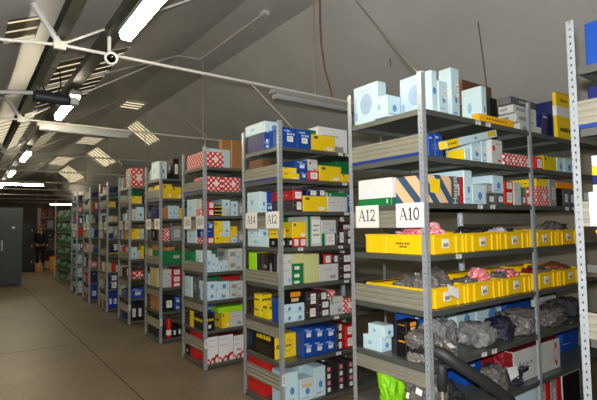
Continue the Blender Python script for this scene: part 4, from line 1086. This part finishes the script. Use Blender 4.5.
def bag(c,s,seed,m,label,group):
    # crumpled film: a lumpy body creased into facets
    bm=bmesh.new(); bmesh.ops.create_icosphere(bm,subdivisions=5,radius=1)
    off=Vector((seed*3.7,seed*1.9,seed*5.3))
    for v in bm.verts:
        n=v.co.normalized(); sq=Vector([math.copysign(abs(q)**.75,q) for q in n])
        big=noise.noise(n*1.7+off); cr=1-abs(noise.noise(n*3.1+off*2)); cr2=1-abs(noise.noise(n*7+off)); 
        d=.80+.30*big+.13*(cr**4)+.05*(cr2**4)-.10
        q=sq*d; q=Vector((max(-1,min(1,q.x)),max(-1,min(1,q.y)),max(-.62,min(1,q.z))))
        v.co=Vector((q.x*s[0],q.y*s[1],(q.z+.62)/1.5*s[2]))
    me=bpy.data.meshes.new('parts_bag'); bm.to_mesh(me); bm.free(); me.materials.append(m)
    for p in me.polygons: p.use_smooth=True
    o=bpy.data.objects.new('parts_bag',me); C.objects.link(o); o.location=c; return tag(o,label,'bag',group)
cnt={}
for b_ in BAGS: cnt.setdefault((b_[0],b_[5]),[]).append(b_[1])
for q in cnt.values(): q.sort()
for n_,(sh,v,u,hw,top,kd) in enumerate(BAGS):
    inbin=sh in(3,4); z=ZS[sh]+(.010 if inbin else .001)
    ls=cnt[sh,kd]; od='' if len(ls)==1 else (', nearest the aisle' if ls.index(v)==0 else ', '+ORD[ls.index(v)]+' from the aisle')
    place='%s yellow bins'%('upper' if sh==3 else 'lower') if inbin else SHELF[sh]
    sy=min(.17,max(.08,hw*.9)); 
    if inbin:
        k=min(range(6),key=lambda k:abs(BV[k]-v)); hw=min(hw,.16); v=min(max(v,BV[k]-.17+hw*.9),BV[k]+.17-hw*.9); u=max(u,-.022+.03+sy*.9)
    else: v=max(v,.0+hw*.9-.018); u=max(u,-.026+sy*.9)
    hw*=.93; sy*=.93
    bag((v,u,z),(hw,sy,top-(.010 if inbin else .001)),n_+1,BM[kd],'%s%s, %s, rack A12 A10'%(BD[kd],od,place),'bags on the '+SHELF[sh]+' of rack A12 A10')
def card(pts,name,label,cat,th=.001):
    mb=MB(); P=[Vector(p) for p in pts]; n=(P[1]-P[0]).cross(P[2]-P[0]).normalized()*th
    mb.add([p for p in P]+[p+n for p in P],[(3,2,1,0),(4,5,6,7),(0,1,5,4),(1,2,6,5),(2,3,7,6),(3,0,4,7)],paper); c=sum(P,Vector())/4
    return tag(mb.build(name,None,c),label,cat)
card([(.140,-.06,1.222),(.255,-.06,1.180),(.225,-.08,1.124),(.128,-.08,1.165)],'paper_tag','white paper tag hanging over the first lower yellow bin','tag')
card([(.055,-.10,.890),(.11,-.09,.885),(.12,-.12,.862),(.062,-.125,.868)],'paper_tag','small white tag on the grey bag beside the near post','tag')
card([(-.004,.075,.612),(-.001,.035,.600),(-.012,.035,.570),(-.016,.075,.580)],'paper_tag','white tag on the low grey bag, right one of two','tag')
card([(-.004,.150,.562),(-.001,.105,.552),(-.012,.105,.522),(-.016,.150,.532)],'paper_tag','white tag on the low grey bag, left one of two','tag')
card([(0.810,-0.030,0.593),(0.939,-0.030,0.582),(0.933,-0.045,0.525),(0.827,-0.045,0.506)],'paper_tag','white paper label on the navy bag low down','tag')
rub=mat('dark_rubber',(.17,.17,.17),.55,0,.1,20,.1)
mb=MB(); pts=[(.06,.16,.80),(.064,.02,.835),(.075,-.06,.822),(.134,-.11,.765),(.267,-.15,.675),(.40,-.18,.585),(.512,-.20,.50),(.54,-.20,.482)]
mb.tube(pts,[.030,.034,.036,.036,.036,.036,.036,.034],rub,16); t=tag(mb.build('rubber_hose',None,pts[0],True),'thick dark grey rubber hose drooping off the sixth shelf','hose')
P=(.050,-.075,.77); t=thing('shock_absorber',P,'dark grey shock absorber standing upright beside the near post','shock absorber')
mb=MB(); mb.tube([(.052,-.066,.77),(.051,-.066,.755),(.049,-.068,.62)],[.024,.029,.027],rub,16); mb.build('sleeve',t,P,True)
mb=MB(); mb.tube([(.049,-.068,.62),(.046,-.07,.42)],.009,wirem,10); o=mb.build('rod',t,P); o['label']='thin bright steel rod'
# ------------------------------------------------------------------ far end
cab=mat('dark_grey_cabinet',(.27,.29,.30),.5,.1,.05,4); P=(-1.37,13.45,0); t=thing('metal_cabinet',P,'tall dark grey metal cabinet with two doors at the left edge','cabinet')
mb=MB(); mb.cbox(-1.89,-.85,13.47,14.0,.06,2.2,cab,.006); mb.box(-1.86,-.88,13.5,13.98,0,.06,darkm); mb.build('body',t,P)
for a,c_,hx in((-1.885,-1.373,-1.40),(-1.367,-.855,-1.34)):
    mb=MB(); mb.cbox(a,c_,13.45,13.469,.08,2.18,cab,.004); d_=mb.build('door',t,P)
    mb=MB(); mb.cbox(hx-.015,hx+.015,13.425,13.449,1.0,1.3,galv,.004); mb.build('handle',d_,P)
mb=MB(); mb.cbox(-1.12,-1.04,13.445,13.4495,1.62,1.68,galv,.001); o=mb.build('plate',t,P); o['label']='small pale plate on the right door'
# the green-packed rack standing along the aisle
P=(.12,12.4,0); t=thing('shelving_rack',P,'shelving rack packed with green and white packages at the far end','shelf')
gx0,gx1,gy0,gy1=.13,.63,11.75,14.6
for x,sx in((gx0,1),(gx1,-1)):
    for y,sy in((gy0,1),(gy1,-1)): add_post(t,P,x,y,sx,sy)
GZ=[.06,.42,.78,1.14,1.5,1.86]
for z in GZ:
    mb=MB(); mb.box(gx0+.004,gx1-.004,gy0+.004,gy1-.004,z-.002,z,shelfm); mb.box(gx0+.004,gx0+.006,gy0+.004,gy1-.004,z-.035,z-.002,shelfm); mb.box(gx0+.006,gx1-.006,gy0+.004,gy0+.006,z-.035,z-.002,shelfm); mb.build('shelf',t,P)
fgr=mat('dark_green_film',(.05,.33,.18),.4); fof=mat('pale_green_film',(.50,.60,.54),.4)
rr=random.Random(3); GN=['bottom','second-lowest','third-lowest','third-highest','second-highest','top']
for s,z in enumerate(GZ):
    y=gy0+.05; n=0
    while y<gy1-.3 and n<7:
        w=rr.uniform(.26,.40); h=rr.uniform(.2,.29); st='gr' if (n+s)%3==0 else 'gwl' if (n+s)%3==1 else 'grl'
        b=(gx0+.02,gx0+.36,y,y+w-.03,z+.001,z+h); loc=((b[0]+b[1])/2,(b[2]+b[3])/2,b[4])
        mb=MB(); base=fgr if st!='gwl' else fof; mb.cbox(*b,base,.004)
        c1=fof if st!='gwl' else fgr
        if st=='gr': rect(mb,b,Lf(b,.1,.9,.70,.92),c1); rect(mb,b,F(b,.1,.9,.70,.92),c1)
        elif st=='grl': rect(mb,b,Lf(b,.08,.92,.4,.62),c1); rect(mb,b,F(b,.08,.92,.4,.62),c1)
        else: rect(mb,b,Lf(b,.0,1,.0,.5),c1); rect(mb,b,F(b,.0,1,.0,.5),c1)
        tag(mb.build('package',None,loc),'%s package, %s from the near end, %s shelf, far green rack'%({'gr':'green white-topped','gwl':'white green-based','grl':'green white-banded'}[st],ORD[n],GN[s]),'package','green and white packages at the far end')
        y+=w; n+=1
# dim stock at the very end of the aisle
P=(.55,18.6,0); t=thing('shelving_rack',P,'dim shelf unit at the far end behind the standing person','shelf')
for x,sx in((-.0,1),(1.3,-1)):
    for y,sy in((18.6,1),(19.2,-1)): add_post(t,P,x+.3,y+1.2,sx,sy)
for z in(.3,.75,1.2,1.65,2.1):
    mb=MB(); mb.box(.304,1.596,19.81,20.39,z-.03,z,shelfm); mb.build('shelf',t,P)
cols=['dred','kraftd','navy','bk','kraftd','dgy','dred','bk','kraft','gy']; rr=random.Random(9); CN={'red':'red','kraft':'brown','navy':'navy','bk':'black','kraftd':'dark brown','lb':'pale blue','dred':'dark red','dgy':'dark grey','gy':'grey','orange':'orange','offw':'white'}
for s,z in enumerate((.3,.75,1.2,1.65,2.1)):
    x=.36
    for n in range(4):
        w=rr.uniform(.2,.28); h=rr.uniform(.22,.36); cc=cols[(n*3+s*2)%10] if s<4 else ['dred','kraftd','red','kraftd'][n]
        b=(x,x+w-.02,19.85,20.3,z+.001,z+h); loc=((b[0]+b[1])/2,20.05,z+.001); mb=MB(); mb.cbox(*b,MATS['card_'+cc],.004); rect(mb,b,F(b,.3,.6,.3,.5),MATS['card_gy'])
        tag(mb.build('carton',None,loc),'dim %s box, %s from left, %s shelf of the far-end unit'%(CN[cc],ORD[n],['bottom','second-lowest','middle','second-highest','top'][s]),'box','dim boxes at the far end'); x+=w+.02
P=(-.25,17.2,0); t=thing('metal_cabinet',P,'black open locker standing at the far end left of the person','cabinet'); bk2=mat('black_locker',(.09,.09,.09),.6)
mb=MB(); mb.cbox(-.62,-.05,18.2,18.7,.05,1.85,bk2,.006); mb.box(-.6,-.07,18.22,18.68,0,.05,bk2); mb.build('body',t,P)
for k,z in enumerate((.08,.68,1.27)):
    mb=MB(); mb.cbox(-.60,-.07,18.18,18.199,z,z+.55,bk2,.004); d_=mb.build('door',t,P); mb=MB(); mb.cbox(-.14,-.11,18.165,18.179,z+.25,z+.33,galv,.003); mb.build('handle',d_,P)
for k,(x,y,w,h,cc,l) in enumerate(((.12,18.35,.26,.30,'kraft','brown cardboard box on the floor in front of the person'),(.70,19.0,.22,.5,'orange','upright orange-brown box on the floor right of the person'),(-.02,19.45,.2,.22,'kraftd','dark brown box on the floor behind the person'))):
    b=(x-w/2,x+w/2,y-.15,y+.15,.0,h); mb=MB(); mb.cbox(*b,MATS['card_'+cc],.005); rect(mb,b,F(b,.46,.52,0,1),MATS['card_tan']); tag(mb.build('carton',None,(x,y,0)),l,'box','loose boxes on the floor at the far end')
# ------------------------------------------------------------------ the person at the end of the aisle
def person(loc,turn):
    x,y,z=loc; skin=mat('skin',(.78,.52,.42),.5); hairm=mat('brown_hair',(.36,.20,.12),.6); jacket=mat('black_jacket',(.06,.06,.075),.7,0,.2,12); shirt=mat('white_collar',(.82,.82,.78),.7); trou=mat('dark_trousers',(.10,.09,.09),.8,0,.2,12); shoe=mat('brown_shoes',(.30,.18,.10),.5)
    def skinmesh(name,verts,edges,radii,m,sub=2,root=0):
        me=bpy.data.meshes.new(name); me.from_pydata(verts,edges,[]); o=bpy.data.objects.new(name,me); C.objects.link(o)
        sk=o.modifiers.new('s','SKIN'); 
        for i,r in enumerate(radii):
            d=me.skin_vertices[0].data[i]; d.radius=r if isinstance(r,tuple) else (r,r); d.use_root=(i==root)
        sb=o.modifiers.new('d','SUBSURF'); sb.levels=sub; sb.render_levels=sub
        bpy.context.view_layer.update()
        m2=bpy.data.meshes.new_from_object(o.evaluated_get(bpy.context.evaluated_depsgraph_get())); bpy.data.objects.remove(o)
        m2.materials.clear(); m2.materials.append(m); 
        for p in m2.polygons: p.use_smooth=True; p.material_index=0
        return m2
    # one body: pelvis root, legs, spine, neck, head, arms, hands with five fingers
    V=[];E=[];Rr=[]
    def add(p,r,par=None):
        V.append(p);Rr.append(r);i=len(V)-1
        if par is not None: E.append((par,i))
        return i
    pel=add((0,0,.93),(.15,.11)); sp=add((0,0,1.10),(.14,.10),pel); ch=add((0,.0,1.30),(.17,.115),sp); nk0=add((0,.0,1.44),(.085,.07),ch); nk=add((0,-.01,1.51),.052,nk0); hd0=add((0,-.02,1.56),(.066,.072),nk); hd1=add((0,-.015,1.63),(.078,.094),hd0); add((0,-.005,1.70),(.062,.075),hd1)
    for s in(-1,1):
        hip=add((s*.09,0,.88),.085,pel); kn=add((s*.10,-.02,.48),.058,hip); an=add((s*.10,.02,.09),.042,kn); ft=add((s*.11,-.06,.045),(.042,.036),an); add((s*.12,-.15,.035),(.04,.026),ft)
        sh=add((s*.17,.0,1.40),.062,ch); el=add((s*.235,.01,1.13),.044,sh); wr=add((s*.20,-.16,.98),.030,el); pm=add((s*.17,-.22,.97),(.034,.020),wr)
        for q in range(4):
            k1=add((s*(.195-.017*q),-.265-.006*(q in(1,2)),.965),.009,pm); k2=add((s*(.193-.017*q),-.295,.945),.008,k1); add((s*(.19-.017*q),-.30,.920),.007,k2)
        th1=add((s*.135,-.225,.985),.011,pm); add((s*.125,-.26,.985),.009,th1)
    me=skinmesh('person_body',V,E,Rr,skin)
    t=thing('person',loc,'person in dark clothes standing in the aisle at the far end','person'); t.rotation_euler=(0,0,turn)
    body=bpy.data.objects.new('body',me); C.objects.link(body); body.parent=t
    # clothes follow the body: the same skeleton a little wider, cut to jacket and trousers
    keep=lambda f:[i for i,v in enumerate(V) if f(v)]
    def cloth(name,ids,grow,m,root):
        mp={i:k for k,i in enumerate(ids)}; r2=[]
        for i in ids:
            r=Rr[i]; r=r if isinstance(r,tuple) else (r,r); r2.append((r[0]+grow,r[1]+grow))
        m3=skinmesh(name,[V[i] for i in ids],[(mp[a],mp[b]) for a,b in E if a in mp and b in mp],r2,m,2,mp[root]); o=bpy.data.objects.new(name,m3); C.objects.link(o); o.parent=t; return o
    armids=[i for i,v in enumerate(V) if abs(v[0])>.15 and v[2]>1.0]; 
    wrs=[i for i,v in enumerate(V) if abs(abs(v[0])-.20)<1e-6 and abs(v[2]-.98)<1e-6]
    cloth('jacket',sorted(set([pel,sp,ch,nk0]+armids+wrs)),.016,jacket,pel)
    legs=[i for i,v in enumerate(V) if v[2]<.9 and abs(v[0])<.11 and v[2]>.08]
    cloth('trousers',sorted(set([pel]+legs)),.012,trou,pel)
    for s in(-1,1):
        ids=[i for i,v in enumerate(V) if v[0]*s>0 and v[2]<.08]
        m3=skinmesh('shoe',[V[i] for i in ids],[(k,k+1) for k in range(len(ids)-1)],[(.05,.042),(.046,.034)][:len(ids)],shoe,2,0); o=bpy.data.objects.new('shoe',m3); C.objects.link(o); o.parent=t
    mb=MB(); mb.tube([(0,-.005,1.455),(0,-.02,1.485)],[.085,.068],shirt,14,False); mb.poly([(-.03,-.115,1.46),(.0,-.135,1.36),(.03,-.115,1.46)],shirt); mb.build('collar',t)
    mb=MB(); vs=[];n=14; cz=1.645
    rings=[(-.2,1.0),(.15,1.06),(.5,.98),(.8,.72),(.97,.3)]
    for a,(hh,rd) in enumerate(rings):
        for k in range(n):
            th=2*math.pi*k/n; front=max(0,-math.sin(th)); zz=cz+.105*hh+(.05*front if a<2 else 0)
            vs.append((.088*rd*math.cos(th),.0+.105*rd*math.sin(th),zz))
    fs=[(a*n+k,a*n+(k+1)%n,(a+1)*n+(k+1)%n,(a+1)*n+k) for a in range(len(rings)-1) for k in range(n)]+[tuple((len(rings)-1)*n+k for k in range(n))]
    mb.add(vs,fs,hairm); mb.build('hair',t,None,True)
    mb=MB()
    for s in(-1,1):
        mb.tube([(s*.032,-.100,1.632),(s*.032,-.108,1.632)],[.011,.008],white,8); mb.tube([(s*.032,-.108,1.632),(s*.032,-.111,1.632)],[.006,.004],ink,8)
    mb.build('eyes',t)
    mb=MB(); mb.tube([(0,-.100,1.635),(0,-.118,1.60),(0,-.102,1.592)],[.008,.015,.010],skin,8); mb.build('nose',t,None,True)
    mb=MB(); mb.tube([(-.022,-.092,1.562),(0,-.101,1.560),(.022,-.092,1.562)],[.003,.006,.003],mat('lips',(.62,.28,.26),.5),8); mb.build('mouth',t)
    for s in(-1,1):
        mb=MB(); mb.tube([(s*.082,0,1.60),(s*.092,.005,1.625),(s*.088,.005,1.65)],[.008,.014,.008],skin,8); mb.build('ear',t,None,True)
person((.24,18.9,0),R(6))
# red bottle on the bottom shelf of the second rack behind A14
P=(.135,4.545,.051); t=thing('red_bottle',P,'upright red bottle with white label, bottom shelf, second rack behind A14','bottle'); rp=mat('red_enamel',(.78,.10,.07),.3)
mb=MB(); lathe(mb,[(0,.001),(0,.034),(.004,.037),(.22,.037),(.25,.030),(.27,.016),(.275,.016)],Vector(P),Vector((0,0,1)),rp,18); mb.build('body',t,P,True)
mb=MB(); lathe(mb,[(.275,.017),(.31,.017),(.313,.001)],Vector(P),Vector((0,0,1)),MATS['card_bk'],14); mb.build('cap',t,P)
mb=MB(); lathe(mb,[(.04,.0376),(.11,.0376)],Vector(P),Vector((0,0,1)),paper,18); mb.build('paper_label',t,P)
# ------------------------------------------------------------------ light, world, camera
w=bpy.data.worlds.new('sky'); sc.world=w; w.use_nodes=True; nt=w.node_tree; bg=nt.nodes['Background']
sk=nt.nodes.new('ShaderNodeTexSky'); sk.sky_type='NISHITA'; sk.sun_disc=False; sk.sun_elevation=R(38); sk.sun_rotation=R(200); nt.links.new(sk.outputs[0],bg.inputs[0]); bg.inputs[1].default_value=SKYS
sun=bpy.data.lights.new('sun','SUN'); sun.energy=SUNE; sun.angle=R(.6); sun.color=(1,.93,.80); so=bpy.data.objects.new('sun',sun); C.objects.link(so); so.rotation_euler=(R(42),R(12),R(25)); so.location=(0,5,12)
YAW,PITCH,ROLL=.6318654,.0565333,-.0146950
f=Vector((math.sin(YAW)*math.cos(PITCH),math.cos(YAW)*math.cos(PITCH),math.sin(PITCH))); r0=Vector((math.cos(YAW),-math.sin(YAW),0)); u0=r0.cross(f)
r2=math.cos(ROLL)*r0+math.sin(ROLL)*u0; u2=-math.sin(ROLL)*r0+math.cos(ROLL)*u0
from mathutils import Matrix
cam=bpy.data.cameras.new('camera'); co=bpy.data.objects.new('camera',cam); C.objects.link(co)
M=Matrix((r2,u2,-f)).transposed().to_4x4(); M.translation=Vector((-2.20426632,-1.765186,1.58282591)); co.matrix_world=M
cam.sensor_fit='HORIZONTAL'; cam.sensor_width=36; cam.lens=456.669934*36/597; cam.clip_start=.02; cam.clip_end=200
sc.camera=co
# the camera's own flash, just above the lens, as in the photograph
fl=bpy.data.lights.new('camera_flash','SPOT'); fl.energy=FLASH; fl.spot_size=R(112); fl.spot_blend=.6; fl.shadow_soft_size=.025; fl.color=(1,.985,.97)
fo=bpy.data.objects.new('camera_flash',fl); C.objects.link(fo); M2=M.copy(); M2.translation=Vector((-2.20426632,-1.765186,1.58282591))+u2*.11-r2*.02; fo.matrix_world=M2
vs=sc.view_settings; vs.view_transform='Standard'; vs.look='None'; vs.gamma=1; vs.use_curve_mapping=False; vs.exposure=EXPO; sc.display_settings.display_device='sRGB'
sc.cycles.max_bounces=8; sc.cycles.diffuse_bounces=5; sc.cycles.sample_clamp_indirect=6; sc.cycles.use_denoising=True
